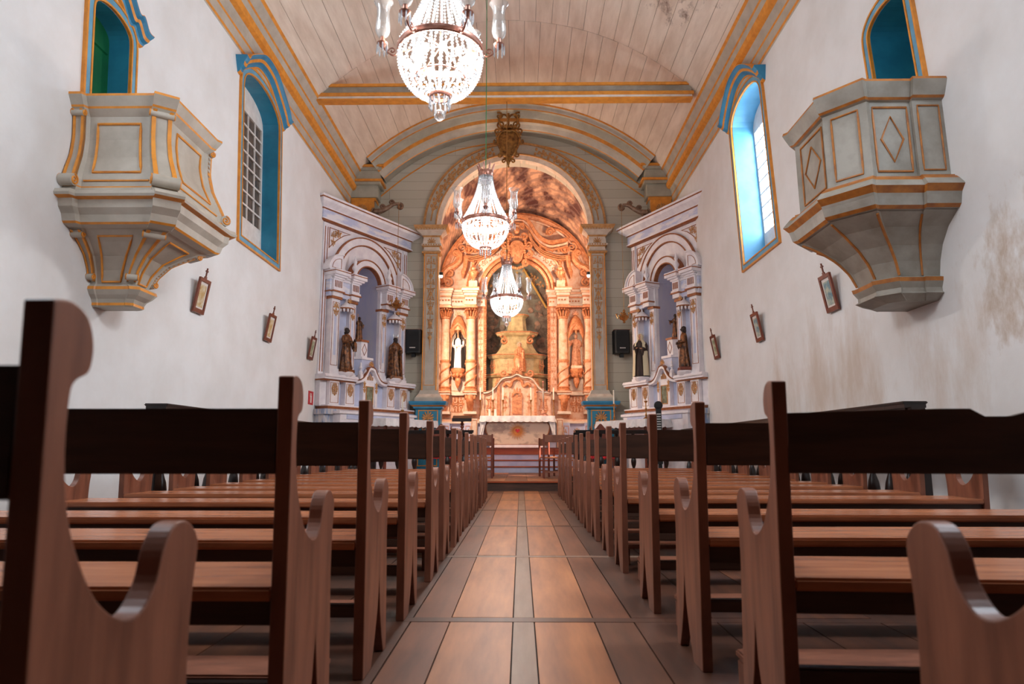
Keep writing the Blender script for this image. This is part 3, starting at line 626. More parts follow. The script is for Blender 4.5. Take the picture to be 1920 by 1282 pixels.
# ---------------------------------------------------------------- pews
PROFILE = smooth_pts([(.0, .978), (.035, .982), (.068, .968), (.084, .935), (.080, .900), (.055, .885), (.047, .865), (.048, .80), (.062, .73), (.09, .67), (.14, .605), (.20, .568), (.25, .565), (.288, .60), (.303, .645), (.330, .678), (.370, .684), (.405, .665), (.420, .635), (.412, .57), (.410, .45), (.425, .30), (.440, .12), (.445, .0)], 4)
PROFILE += [(.395, .0), (.355, .07), (.315, .17), (.282, .30), (.268, .20), (.225, .09), (.175, .0), (.045, .0)]
T = .038; PL = 2.42
def make_pew(s, crest=False, length=PL):
    root = thing('pew', '', 'pew', (0, 0, 0), 0, 'dark wooden pews left of the aisle' if s < 0 else 'dark wooden pews right of the aisle')
    first = None
    for k in (0, 1):
        x0 = 0 if k == 0 else length - T
        mb = MB(); mb.prism([(y + (.0) , z) for y, z in PROFILE], lambda a, b, t: (s * t, a, b), x0, x0 + T)
        o = mb.build('end_panel', [M['pew_side']], root)
        bv = o.modifiers.new('bevel', 'BEVEL'); bv.width = .003; bv.segments = 2; bv.limit_method = 'ANGLE'; bv.angle_limit = rad(50)
    mb = MB(); X0, X1 = sorted((s * (T - .004), s * (length - T + .004)))
    # backrest rail
    top = [(X0, .90), (X1, .90)]
    if crest:
        L = length - 2 * T
        prof = [(T - .004, .895), (.42, .905), (.50, .905), (.535, .885), (.60, .885), (.70, .91), (1.1, .93), (1.5, .91), (L, .895)]
        poly = [(s * x, z) for x, z in prof] + [(s * (length - T), .735), (s * (T - .004), .74)]
        mb.prism(poly, lambda a, b, t: (a, t, b), .008, .034)
    else: mb.bbox(X0, X1, .008, .034, .742, .900)
    mb.build('back_rail', [M['pew_back']], root)
    mb = MB(); mb.bbox(X0, X1, .02, .40, .445, .478, b=.008); mb.build('seat', [M['pew_seat']], root)
    mb = MB(); mb.bbox(X0, X1, .045, .065, .385, .447); mb.bbox(X0, X1, .345, .365, .39, .447); mb.build('seat_apron', [M['pew_back']], root)
    mb = MB(); mb.bbox(X0, X1, .06, .10, .205, .250); mb.build('stretcher', [M['pew_back']], root)
    mb = MB(); a, b = sorted((s * .06, s * (length - .06)))
    mb.bbox(a, b, -.36, -.16, .115, .140); mb.bbox(*sorted((s * .06, s * .10)), -.34, -.18, 0, .117); mb.bbox(*sorted((s * (length - .1), s * (length - .06))), -.34, -.18, 0, .117)
    mb.build('kneeler', [M['pew_side']], root)
    return root
ORD = ['nearest', 'second', 'third', 'fourth', 'fifth', 'sixth', 'seventh', 'eighth', 'ninth', 'tenth', 'eleventh', 'twelfth', 'thirteenth', 'fourteenth', 'fifteenth']
LY = [.79, 1.66, 2.50, 3.34, 4.30, 5.10, 5.80, 6.55, 7.30, 8.05, 8.85, 9.65, 10.50, 11.40]
RY = [.80, 1.80, 2.60, 3.50, 4.62, 5.32, 6.20, 6.90, 7.70, 8.55, 9.35, 10.20, 11.10, 12.0]
pl = make_pew(-1); pr = make_pew(1); prc = make_pew(1, True)
used = {}
R = random.Random(3)
for side_, Ys, x0, proto, word in (('l', LY, -.556, pl, 'left'), ('r', RY, .66, pr, 'right')):
    for i, y in enumerate(Ys):
        pt = prc if (side_ == 'r' and i == 1) else proto
        o = pt if id(pt) not in used else copy_tree(pt); used[id(pt)] = 1
        o.location = (x0 + (R.uniform(-.012, .012) if i > 2 else 0), y, 0)
        if pt is prc: o.rotation_euler.z = rad(-3)
        elif i > 1: o.rotation_euler.z = rad(R.uniform(-.4, .4))
        note = {0: ', blurred right beside the viewer', 1: '' if side_ == 'l' else ', back rail cut in a curve'}.get(i, ', counting from the viewer')
        if i == len(Ys) - 1: note = ', last before the step'
        o['label'] = '%s dark wooden pew %s of the aisle%s' % (ORD[i], word, note)
# ---------------------------------------------------------------- balustrades
BAL = [(.035, 0), (.035, .05), (.022, .06), (.03, .09), (.018, .11), (.022, .16), (.048, .24), (.055, .30), (.045, .36), (.022, .42), (.016, .46), (.028, .48), (.028, .50), (.016, .52), (.020, .60), (.036, .66), (.040, .70), (.026, .75), (.018, .79), (.034, .82), (.034, .86)]
balm = None
def balustrade(x0, y0, x1, y1, label, zb, grp):
    global balm
    L = hypot(x1 - x0, y1 - y0); a = atan2(y1 - y0, x1 - x0); root = thing('balustrade', label, 'balustrade', (x0, y0, zb), a, grp)
    H = 1.2 - zb; k = (H - .14) / .86
    mb = MB(); mb.box(0, L, -.075, .075, H - .075, H - .055); mb.box(-.02, L + .02, -.09, .09, H - .055, H - .02); mb.bbox(-.03, L + .03, -.105, .105, H - .022, H, b=.008); mb.build('hand_rail', [M['dark_wood']], root)
    mb = MB(); mb.box(0, L, -.06, .06, 0, .07); mb.build('bottom_rail', [M['dark_wood']], root)
    if balm is None:
        m = MB(); m.lathe(BAL, n=12); o = m.build('baluster', [M['dark_wood']], root, smooth=True); balm = o.data
        first = o
    else: first = bpy.data.objects.new('baluster', balm); COL.objects.link(first); first.parent = root
    n = int(L / .30); first.location = (L * .5 / n, 0, .07); first.scale = (1, 1, k)
    for i in range(1, n):
        c = first.copy(); COL.objects.link(c); c.parent = root; c.location = (L * (i + .5) / n, 0, .07)
    mb = MB(); mb.bbox(-.06, .06, -.06, .06, 0, H - .05); mb.build('newel_post', [M['dark_wood']], root)
    return root
balustrade(-3.18, 5.95, -3.18, 13.7, 'long dark turned balustrade running along the left wall beside the pews', 0, 'dark turned balustrades')
balustrade(3.28, 5.75, 3.28, 13.7, 'long dark turned balustrade running along the right wall beside the pews', 0, 'dark turned balustrades')
balustrade(-3.05, 14.25, -1.0, 14.25, 'dark communion rail with turned balusters left of the platform gap', .19, 'dark turned balustrades')
balustrade(1.15, 14.25, 3.15, 14.25, 'dark communion rail with turned balusters right of the platform gap', .19, 'dark turned balustrades')
# ---------------------------------------------------------------- chairs and benches on the platform
def bench(name, label, x0, x1, y, rz, z=.19, h=.93, back=True, cat='bench'):
    root = thing(name, label, cat, ((x0 + x1) / 2, y, z), rz); w = (x1 - x0) / 2
    for sx in (-1, 1):
        mb = MB(); mb.bbox(sx * w - .02, sx * w + .02, -.02, .02, 0, h + .02); mb.build('leg', [M['frame_wood']], root)
        mb = MB(); mb.bbox(sx * w - .02, sx * w + .02, .38, .42, 0, h * .72); mb.build('leg', [M['frame_wood']], root)
    mb = MB(); mb.bbox(-w, w, -.012, .012, h - .16, h + .0); mb.build('backrest', [M['pew_side']], root)
    mb = MB(); mb.bbox(-w, w, 0, .42, .42, .45); mb.build('seat', [M['pew_seat']], root)
    mb = MB(); mb.box(-w, w, .0, .02, .12, .15); mb.box(-w, w, .38, .40, .12, .15); mb.build('stretcher', [M['pew_side']], root)
    return root
bench('chair', 'plain wooden chair with wide back, right of the platform opening', .50, 1.22, 14.95, 0, cat='chair')
bench('chair', 'slender wooden chair side-on at the left edge of the platform opening', -1.05, -.62, 15.0, rad(4), cat='chair')
bench('chair', 'orange-brown narrow chair standing behind the wide-backed right chair', .34, .74, 16.0, rad(-60), h=.86, cat='chair')
bench('chair', 'narrow wooden chair behind the left slender chair by the steps', -1.0, -.56, 15.9, rad(50), h=.86, cat='chair')
# ---------------------------------------------------------------- sanctuary furniture
def carved_chair(label, x, y):
    root = thing('carved_chair', label, 'chair', (x, y, .19)); 
    mb = MB(); P = smooth_pts([(-.27, 1.0), (-.25, 1.06), (-.12, 1.12), (0, 1.24), (.12, 1.12), (.25, 1.06), (.27, 1.0)], 4) + [(.27, .45), (-.27, .45)]
    mb.prism(P, lambda a, b, t: (a, t, b), .22, .26); mb.build('backrest', [M['frame_wood']], root)
    mb = MB(); mb.bbox(-.27, .27, -.22, .24, .40, .46); mb.build('seat', [M['red']], root)
    for sx in (-1, 1):
        for yy in (-.2, .22): mb = MB(); mb.lathe([(.025, 0), (.03, .1), (.02, .2), (.03, .4)], (sx * .25, yy, 0), 8); mb.build('leg', [M['frame_wood']], root)
        mb = MB(); mb.lathe([(.02, 0), (.022, .05), (.012, .08), (.028, .12), (.004, .2)], (sx * .25, .24, 1.0), 8); mb.build('finial', [M['frame_wood']], root)
carved_chair('carved wooden chair with arched crest, behind the left communion rail', -1.95, 16.6)
carved_chair('carved wooden chair with arched crest, behind the right communion rail', 1.95, 16.6)
# lectern with twisted stem
root = thing('lectern', 'dark wooden lectern with beaded turned stem left of the altar', 'lectern', (-1.45, 17.0, .19))
mb = MB(); prof = [(.16, 0), (.15, .04), (.05, .08)]; z = .08
while z < 1.30: prof += [(.025, z), (.05, z + .035), (.025, z + .07)]; z += .075
mb.lathe(prof, n=12); mb.build('stem', [M['frame_wood']], root, smooth=True)
mb = MB(lambda x, y, z: (x, y * .8 - z * .0, z + y * .35)); mb.bbox(-.24, .24, -.16, .16, 1.36, 1.40); mb.bbox(-.24, .24, -.19, -.16, 1.36, 1.44); mb.build('book_rest', [M['dark_wood']], root)
# side table with red wooden case on the right
root = thing('credence_table', 'small orange-brown wooden table beside the right pedestal behind the rail', 'table', (1.62, 17.1, .19))
mb = MB(); mb.bbox(-.3, .3, -.2, .2, .98, 1.02); mb.build('tabletop', [M['red_wood']], root)
mb = MB(); mb.add([(-.26, -.16, .98), (.26, -.16, .98), (.26, .16, .98), (-.26, .16, .98), (-.12, -.1, .6), (.12, -.1, .6), (.12, .1, .6), (-.12, .1, .6)], [(0, 1, 5, 4), (1, 2, 6, 5), (2, 3, 7, 6), (3, 0, 4, 7), (4, 5, 6, 7)]); mb.box(-.06, .06, -.06, .06, 0, .6); mb.box(-.2, .2, -.2, .2, 0, .04); mb.build('pedestal', [M['red_wood']], root)
# ---------------------------------------------------------------- speakers
def speaker(label, x, z):
    root = thing('loudspeaker', label, 'speaker', (x, 18.12, z), 0, 'black loudspeakers beside the chancel arch')
    mb = MB(); P = [(-.23, .16), (-.20, -.13), (-.15, -.17), (.15, -.17), (.20, -.13), (.23, .16)]
    mb.prism(P, lambda a, b, t: (a, b, t), 0, .62); mb.build('cabinet', [M['speaker']], root)
    mb = MB(); mb.bbox(-.17, .17, -.185, -.17, .04, .58); mb.build('grille', [mat('speaker_grille', (26, 26, 28), .8, col2=(12, 12, 13), scale=160)], root)
    mb = MB()
    for i in range(6): mb.box(-.075 + i * .026, -.075 + i * .026 + .019, -.190, -.185, .115, .14)
    mb.build('maker_badge', [M['white']], root)
    mb = MB(); mb.box(-.22, .22, -.15, .16, .62, .635); mb.build('top_panel', [M['pew_side']], root)
    mb = MB(); mb.box(-.03, .03, .0, .28, -.06, .02); mb.box(-.05, .05, -.02, .06, -.1, .0); mb.build('bracket', [M['speaker']], root)
speaker('black loudspeaker between the left side altar and the chancel arch', -2.88, 3.36)
speaker('black loudspeaker between the chancel arch and the right side altar', 2.71, 3.34)
# ---------------------------------------------------------------- chancel arch
GO2 = [M['grey'], M['gold_leaf'], M['orange'], M['cream']]
def pilaster(label, xc):
    root = thing('chancel_pilaster', label, 'pilaster', (xc, 18.38, .19), 0, 'ornate pilasters carrying the chancel arch')
    z = lambda v: v - .19
    mb = MB(); mb.box(-.33, .33, -.36, .0, 0, z(1.86), 0); mb.box(-.37, .37, -.40, 0, 0, .12, 0); mb.bar([(-.25, .9), (.25, .9), (.25, z(1.82)), (-.25, z(1.82))], .03, .012, FR(.36), 1, True)
    mb.bar([(-.25, .2), (.25, .2), (.25, .82), (-.25, .82)], .03, .012, FR(.36), 1, True); ped = mb.build('pedestal', [M['blue'], M['orange']], root)
    mb = MB(); palmette(mb, 0, z(1.62), .17, .375, 0, 9, -20, 200); ornament(mb, 0, z(1.42), .36, .40, .375, 0, 5, 2, .022); ornament(mb, 0, .55, .26, .4, .375, 0, 6, 2); mb.build('carved_ornament', [M['gold_leaf']], ped)
    mb = MB(); moulding(mb, [(.0, z(1.84)), (.06, z(1.88)), (.06, z(1.92)), (.13, z(1.96)), (.16, z(2.02)), (.16, z(2.06))], -.33, .33, .36, [0, 0, 1, 0, 0, 0]); mb.build('pedestal_cornice', [M['blue_b'], M['orange']], root)
    mb = MB(); moulding(mb, [(.10, z(2.06)), (.11, z(2.14)), (.08, z(2.18)), (.02, z(2.26)), (-.02, z(2.36))], -.25, .25, .32, [0, 0, 3, 0]); mb.build('base', GO2, root)
    mb = MB(); mb.box(-.185, .185, -.28, 0, z(2.3), z(6.2), 0)
    for sx in (-1, 1): mb.box(sx * .185 - .016, sx * .185 + .016, -.30, -.26, z(2.36), z(6.2), 2)
    mb.bar([(-.135, z(2.5)), (.135, z(2.5)), (.135, z(6.05)), (-.135, z(6.05))], .018, .01, FR(.28), 2, True); mb.build('shaft', GO2, root)
    mb = MB()
    for k, (zc, w, h) in enumerate([(5.75, .24, .5), (5.2, .22, .42), (4.78, .20, .34), (4.35, .17, .42), (3.98, .14, .32)]): ornament(mb, 0, z(zc), w, h, .295, 0, k, 2)
    for zc in (5.48, 4.98, 4.58, 4.15, 3.78): mb.add([(0, -.285, z(zc) + .1), (.06, -.30, z(zc)), (0, -.285, z(zc) - .1), (-.06, -.30, z(zc)), (0, -.32, z(zc))], [(0, 1, 4), (1, 2, 4), (2, 3, 4), (3, 0, 4)])
    ttube(mb, [(0, z(3.8)), (0, z(3.45))], .03, .29, taper=.1); mb.build('gilt_ornament', [M['gold_leaf']], root)
    mb = MB(); moulding(mb, [(.0, z(6.10)), (.05, z(6.13)), (.05, z(6.17)), (.01, z(6.2)), (.0, z(6.30)), (.06, z(6.33)), (.07, z(6.38)), (.03, z(6.40)), (.01, z(6.58)), (.05, z(6.62)), (.10, z(6.68)), (.19, z(6.74)), (.24, z(6.80)), (.26, z(6.86))], -.21, .21, .28, [1, 1, 0, 3, 1, 3, 0, 3, 1, 3, 3, 1, 1])
    palmette(mb, 0, z(6.42), .13, .31, 1, 7, 0, 180)
    for q in range(-5, 6): mb.box(q * .075 - .022, q * .075 + .022, -.49, -.45, z(6.75), z(6.79), 0)
    for q in range(-3, 4): mb.ball((q * .07, -.36, z(6.35)), .022, 1, 1)
    mb.build('capital', GO2, root)
pilaster('carved grey and gold pilaster on a blue pedestal left of the chancel arch', -2.44)
pilaster('carved grey and gold pilaster on a blue pedestal right of the chancel arch', 2.11)
root = thing('chancel_archivolt', 'grey round archivolt with gilt foliage over the chancel opening', 'arch', (ACX, YF, AZS + .06))
def ringpart(mb, r0, r1, d0, d1, mi, n=48, a0=0, a1=180):
    for i in range(n):
        A = [rad(a0 + (a1 - a0) * j / n) for j in (i, i + 1)]
        vs = [(r * cos(a), -d, r * sin(a)) for a in A for r, d in ((r0, -.2), (r0, d0), (r1, d1), (r1, -.1))]
        mb.add(vs, [(0, 1, 5, 4), (1, 2, 6, 5), (2, 3, 7, 6)], mi)
mb = MB(); ringpart(mb, 2.06, 2.18, .06, .10, 3); ringpart(mb, 2.18, 2.22, .14, .14, 1); ringpart(mb, 2.22, 2.50, .09, .09, 0); ringpart(mb, 2.50, 2.56, .13, .12, 1); mb.build('ring', GO2, root)
mb = MB()
for sx in (-1, 1):
    for k in range(13):
        a = rad(14 + k * 4.9); c = (sx * 2.355 * cos(a), 2.355 * sin(a)); r = .085 * (1 - abs(k - 6) / 14)
        ttube(mb, [(c[0] + u, c[1] + w) for u, w in spiral(0, 0, r, k * 137, 1.2, 14)], .028, .095, n=5, taper=.5)
        for q in (-1, 1): mb.ball((sx * (2.355 + q * .07) * cos(a + .04), -.095, (2.355 + q * .07) * sin(a + .04)), .045, 1, 0, (1, .5, 1.3))
    ttube(mb, [(sx * 2.355 * cos(rad(6 + i * 2.5)), 2.355 * sin(rad(6 + i * 2.5))) for i in range(28)], .022, .095, n=5)
mb.build('gilt_foliage', [M['gold_leaf']], root)
# cartouche at the crown of the arch
root = thing('carved_cartouche', 'gilded carved cartouche hanging at the crown of the chancel arch', 'carving', (-.32, 17.72, 9.17))
mb = MB(); P = smooth_pts([(0, -.42), (-.12, -.38), (-.20, -.22), (-.27, 0), (-.20, .2), (-.1, .26), (0, .24), (.1, .26), (.20, .2), (.27, 0), (.20, -.22), (.12, -.38)], 4, True)
mb.prism(P, lambda a, b, t: (a, t, b), -.08, .25)
mb.add([(a * .6, -.10 if True else 0, b * .6) for a, b in P] + [(0, -.17, 0)], [(i, (i + 1) % len(P), len(P)) for i in range(len(P))]); mb.build('shield', [M['gold_old']], root, smooth=True)
mb = MB(); ttube(mb, [(a * 1.12, b * 1.08) for a, b in P] + [(P[0][0] * 1.12, P[0][1] * 1.08)], .035, .1, 0, 8)
for sx in (-1, 1):
    for (x, z, r, a, t) in ((.30, .28, .10, 180, 1.4), (.33, -.05, .08, 60, -1.3), (.24, -.42, .08, 90, 1.3), (.20, .46, .12, 270, 1.3), (.26, .72, .11, 60, 1.2), (.12, -.60, .07, 180, -1.2)):
        ttube(mb, [(sx * (x + u), z + w) for u, w in spiral(0, 0, r, a, t)], .030, .1, 0, 7, .5)
    for k in range(7): mb.ball((sx * (.33 - .015 * k * k * .6), -.1, .16 - .09 * k), .035, 1, 0, (1, .6, 1.2))
mb.build('scroll_border', [M['gold_old']], root, smooth=True)
mb = MB()
for sx in (-1, 1): ttube(mb, smooth_pts([(sx * .20, .38), (sx * .26, .55), (sx * .22, .72), (sx * .08, .74), (0, .62)], 4), .03, .12, 0, 7)
for k in range(-3, 4): mb.ball((k * .07, -.12, .44), .034, 1); mb.ball((k * .07, -.12, .36), .028, 1)
ttube(mb, [(0, .4), (0, .78)], .035, .12); mb.box(-.2, .2, -.14, .0, .36, .42); mb.build('crown', [M['gold_old']], root, smooth=True)
mb = MB(); ttube(mb, [(0, -.40), (0, -.72)], .09, .08, 0, 8, .25); palmette(mb, 0, -.52, .13, .14, 0, 7, 180, 360); mb.ball((0, -.1, -.76), .035, 1); mb.ball((0, -.15, -.45), .06, 1); mb.build('drop_pendant', [M['gold_old']], root, smooth=True)
# projecting scroll brackets and hanging lamps
def bracket(label, x, z, sx, y=17.7):
    root = thing('scroll_bracket', label, 'bracket', (x, y, z), 0, 'carved scroll lamp brackets')
    mb = MB(); P = [(0, 0), (.18, .02), (.34, .10), (.50, .20), (.66, .22)]; P = smooth_pts(P, 5)
    mb.tube([(sx * a, 0, b) for a, b in P], [.085 - .05 * i / len(P) for i in range(len(P))], n=10)
    for (cx, cz, r, a0, t) in ((.05, -.02, .14, 120, 1.5), (.68, .14, .09, 90, -1.4), (.45, .26, .07, 270, 1.3), (.2, .14, .07, 270, 1.2)):
        mb.tube([(sx * (cx + u), 0, cz + w) for u, w in spiral(0, 0, r, a0, t)], [.035] * 23, n=7, up=(0, 1, 0))
    mb.tube([(0, 0, 0), (-sx * .1, .3, -.05), (-sx * .12, .66, -.08)], .05, n=8)
    mb.build('scroll', [mat('silvered_carving', (150, 120, 100), .4, metal=.35, col2=(110, 80, 62), scale=12)], root, smooth=True)
bracket('carved scroll bracket above the left side altar', -3.95, 7.18, 1); bracket('carved scroll bracket above the right side altar', 3.42, 7.12, -1)
def hanging_lamp(label, x, y, z, top):
    root = thing('sanctuary_lamp', label, 'lamp', (x, y, z), 0, 'hanging brass sanctuary lamps')
    mb = MB(); mb.lathe([(.01, -.20), (.04, -.18), (.02, -.15), (.09, -.10), (.12, -.04), (.10, .0), (.05, .03), (.06, .06), (.03, .09), (.04, .13), (.01, .17)], n=16); mb.build('bowl', [M['brass']], root, smooth=True)
    mb = MB()
    for k in range(6):
        a = k * pi / 3; c, s_ = cos(a), sin(a); mb.tube([(c * .10, s_ * .10, -.05), (c * .17, s_ * .17, -.08), (c * .20, s_ * .20, 0), (c * .17, s_ * .17, .06)], .012, n=5); mb.ball((c * .20, s_ * .20, .03), .025, 1)
    mb.build('arm', [M['brass']], root)
    mb = MB(); mb.tube([(0, 0, .16), (0, 0, top - z)], .006, n=5); mb.build('chain', [M['brass']], root)
hanging_lamp('brass sanctuary lamp hanging above the right loudspeaker', 2.70, 17.5, 4.25, 7.26)
hanging_lamp('brass sanctuary lamp hanging beside the left side altar', -3.22, 17.3, 4.55, 7.30)
# ---------------------------------------------------------------- crystal chandeliers
def crystal():
    m = bpy.data.materials.new('crystal'); m.use_nodes = True; nt = m.node_tree; nt.nodes.clear(); N = nt.nodes.new; L = nt.links.new
    d = N('ShaderNodeBsdfTranslucent'); d.inputs[0].default_value = (.62, .66, .72, 1); df = N('ShaderNodeBsdfDiffuse'); df.inputs[0].default_value = (.6, .63, .67, 1)
    g = N('ShaderNodeBsdfGlossy'); g.inputs[1].default_value = .08; t = N('ShaderNodeBsdfTransparent')
    a = N('ShaderNodeMixShader'); a.inputs[0].default_value = .45; L(d.outputs[0], a.inputs[1]); L(df.outputs[0], a.inputs[2])
    b = N('ShaderNodeMixShader'); b.inputs[0].default_value = .45; L(a.outputs[0], b.inputs[1]); L(t.outputs[0], b.inputs[2])
    c = N('ShaderNodeMixShader'); lw = N('ShaderNodeLayerWeight'); lw.inputs[0].default_value = .35; L(lw.outputs['Fresnel'], c.inputs[0]); L(b.outputs[0], c.inputs[1]); L(g.outputs[0], c.inputs[2])
    o = N('ShaderNodeOutputMaterial'); L(c.outputs[0], o.inputs[0]); return m
def thin_glass():
    m = bpy.data.materials.new('blown_glass'); m.use_nodes = True; nt = m.node_tree; nt.nodes.clear(); N = nt.nodes.new; L = nt.links.new
    t = N('ShaderNodeBsdfTransparent'); t.inputs[0].default_value = (.93, .93, .93, 1); g = N('ShaderNodeBsdfGlossy'); g.inputs[1].default_value = .04; d = N('ShaderNodeBsdfDiffuse'); d.inputs[0].default_value = (.9, .9, .9, 1)
    a = N('ShaderNodeMixShader'); a.inputs[0].default_value = .06; L(t.outputs[0], a.inputs[1]); L(d.outputs[0], a.inputs[2])
    lw = N('ShaderNodeLayerWeight'); lw.inputs[0].default_value = .25; b = N('ShaderNodeMixShader'); L(lw.outputs['Facing'], b.inputs[0]); L(a.outputs[0], b.inputs[1]); L(g.outputs[0], b.inputs[2])
    o = N('ShaderNodeOutputMaterial'); L(b.outputs[0], o.inputs[0]); return m
m = bpy.data.materials.new('solid_glass'); m.use_nodes = True; b = m.node_tree.nodes['Principled BSDF']; b.inputs['Transmission Weight'].default_value = .9; b.inputs['Roughness'].default_value = .08; b.inputs['Base Color'].default_value = (.95, .95, .95, 1); M['ballglass'] = m
M['crystal'] = crystal(); M['glass'] = thin_glass()
def beads(pts, r, sub):
    mb = MB()
    L = 0; pts = [Vector(p) for p in pts]; seg = [(pts[i + 1] - pts[i]).length for i in range(len(pts) - 1)]; tot = sum(seg); n = max(2, int(tot / (r * 2.05)))
    for k in range(n):
        d = tot * (k + .5) / n; i = 0
        while i < len(seg) - 1 and d > seg[i]: d -= seg[i]; i += 1
        p = pts[i].lerp(pts[i + 1], min(1, d / seg[i])); mb.ball(p, r, sub)
    return mb
RIM = .34
def chandelier(ball):
    root = thing('crystal_chandelier', '', 'chandelier', (0, 0, 0), 0, 'crystal bead chandeliers hanging along the nave')
    mb = MB(); mb.lathe([(RIM - .008, -.028), (RIM, -.03), (RIM + .008, -.018), (RIM + .004, 0), (RIM + .008, .018), (RIM, .03), (RIM - .008, .028), (RIM - .008, -.028)], n=48, cap=False)
    mb.lathe([(.085, -.40), (.09, -.385), (.085, -.37), (.07, -.37), (.07, -.40), (.085, -.40)], n=20, cap=False); mb.lathe([(.20, -.24), (.207, -.235), (.2, -.225), (.195, -.235), (.20, -.24)], n=32, cap=False)
    mb.lathe([(.10, .70), (.11, .72), (.115, .76), (.105, .79), (.09, .78), (.09, .70)], n=24); mb.tube([(0, 0, -.38), (0, 0, .80)], .010)
    for k in range(6): a = k * pi / 3; mb.tube([(0, 0, .05), (RIM * cos(a), RIM * sin(a), 0)], .006, n=5)
    mb.build('metal_frame', [M['copper']], root, smooth=True)
    mb = MB()
    for k in range(8):
        a = 2 * pi * k / 8; c, s_ = cos(a), sin(a); P = [(.10 * c, .10 * s_, .77), (.108 * c, .108 * s_, .83), (.125 * c, .125 * s_, .88), (.14 * c, .14 * s_, .90)]; mb.tube(P, [.014, .018, .012, .003], n=6, flat=.35)
    mb.build('crown', [M['copper']], root, smooth=True)
    proto = None; n = 30
    P = [(RIM - (RIM - .10) * (1 - (1 - t) ** 1.7), 0, .03 + .68 * t) for t in [i / 14 for i in range(15)]]
    for k in range(n):
        if proto is None: proto = beads(P, .0125, 1).build('bead_strand', [M['crystal']], root, smooth=True)
        else: c = proto.copy(); COL.objects.link(c); c.parent = root; c.rotation_euler.z = 2 * pi * k / n
    proto = None; n = 26
    P = [(RIM * cos(t) ** .8 * 1.0 + .0, 0, -.03 - .36 * sin(t)) for t in [i / 12 * rad(78) for i in range(13)]]
    for k in range(n):
        if proto is None: proto = beads(P, .0125, 1).build('bowl_strand', [M['crystal']], root, smooth=True)
        else: c = proto.copy(); COL.objects.link(c); c.parent = root; c.rotation_euler.z = 2 * pi * k / n
    mb = MB()
    for k in range(48):
        a = 2 * pi * k / 48; mb.ball((RIM * .985 * cos(a), RIM * .985 * sin(a), -.045), .013, 1)
        for q in range(3): mb.ball((.24 * cos(a + q), .24 * sin(a + q), -.10 - .05 * q), .011, 1) if k % 2 else None
    mb.build('inner_garland', [M['crystal']], root, smooth=True)
    pm = None
    def drop(c0, scale=1.0):
        nonlocal pm
        if pm is None:
            m = MB(); m.lathe([(.001, 0), (.007, -.01), (.009, -.03), (.010, -.085), (.001, -.105)], n=6); o = m.build('prism_drop', [M['crystal']], root); pm = o.data
        else: o = bpy.data.objects.new('prism_drop', pm); COL.objects.link(o); o.parent = root
        o.location = c0; o.scale = (scale,) * 3
    for k in range(12): a = 2 * pi * k / 12; drop((.08 * cos(a), .08 * sin(a), -.40), .95)
    if ball: mb = MB(); mb.ball((0, 0, -.545), .046, 3); mb.tube([(0, 0, -.4), (0, 0, -.5)], .004, n=5); mb.build('crystal_ball', [M['ballglass']], root, smooth=True)
    else: drop((0, 0, -.45), 1.1)
    sm = am = None
    for k in range(6):
        a = rad(60 * k); R_ = .47
        if sm is None:
            m = MB(); m.tube(smooth_pts([(RIM, 0, 0), (RIM + .03, 0, -.035), (RIM + .07, 0, -.02), (R_ - .02, 0, .02), (R_, 0, .05)], 4), .008, n=6); m.tube([(RIM + .05 + u, 0, w + .005) for u, w in spiral(0, 0, .03, 0, 1.2, 14)], .006, n=5)
            m.lathe([(.01, .03), (.035, .055), (.045, .07), (.02, .075), (.018, .12), (.02, .125)], (R_, 0, 0), 12); arm = m.build('arm', [M['copper']], root, smooth=True)
            m = MB(); m.lathe([(.022, .115), (.046, .14), (.060, .18), (.059, .24), (.050, .31), (.052, .37), (.070, .42), (.080, .43), (.076, .426), (.050, .372), (.048, .31), (.056, .24), (.057, .18), (.044, .145), (.0225, .12)], (R_, 0, 0), 24, cap=False); sh = m.build('glass_shade', [M['glass']], root, smooth=True)
            m = MB()
            for q in range(7): b = 2 * pi * q / 7; m.lathe([(.001, .06), (.005, .055), (.007, .0), (.001, -.03)], (R_ + .042 * cos(b), .042 * sin(b), 0), 6)
            dr = m.build('drop_ring', [M['crystal']], root); sm = 1
            base = (arm, sh, dr)
        else:
            for o in base: c = o.copy(); COL.objects.link(c); c.parent = root; c.rotation_euler.z = a
    mb = MB(); mb.ball((0, 0, 0), .030, 2, sc=(1, 1, 1.3)); b = mb.build('light_bulb', [M['bulb']], root, smooth=True); b.location = (.20, 0, -.07)
    for k in range(1, 9):
        a = 2 * pi * k / 9; c = b.copy(); COL.objects.link(c); c.parent = root; c.location = (.20 * cos(a), .20 * sin(a), -.07)
    return root
ch3 = chandelier(True)
CH = [((-.64, 5.07, 3.97), 3, 'largest, nearest crystal chandelier, cut by the top of the picture', ch3), ((-.29, 13.97, 3.93), 18, 'smallest, farthest crystal chandelier, hanging from the tie beam before the altar', None)]
ch3['label'] = CH[0][2]; ch3.location = CH[0][0]; ch3.rotation_euler.z = rad(2)
c = copy_tree(ch3); c.location = CH[1][0]; c.rotation_euler.z = rad(3); c['label'] = CH[1][2]
ch2 = chandelier(False); ch2.location = (-.51, 9.61, 4.09); ch2.rotation_euler.z = rad(33); ch2['label'] = 'middle crystal chandelier hanging on a green cord, without a ball below'
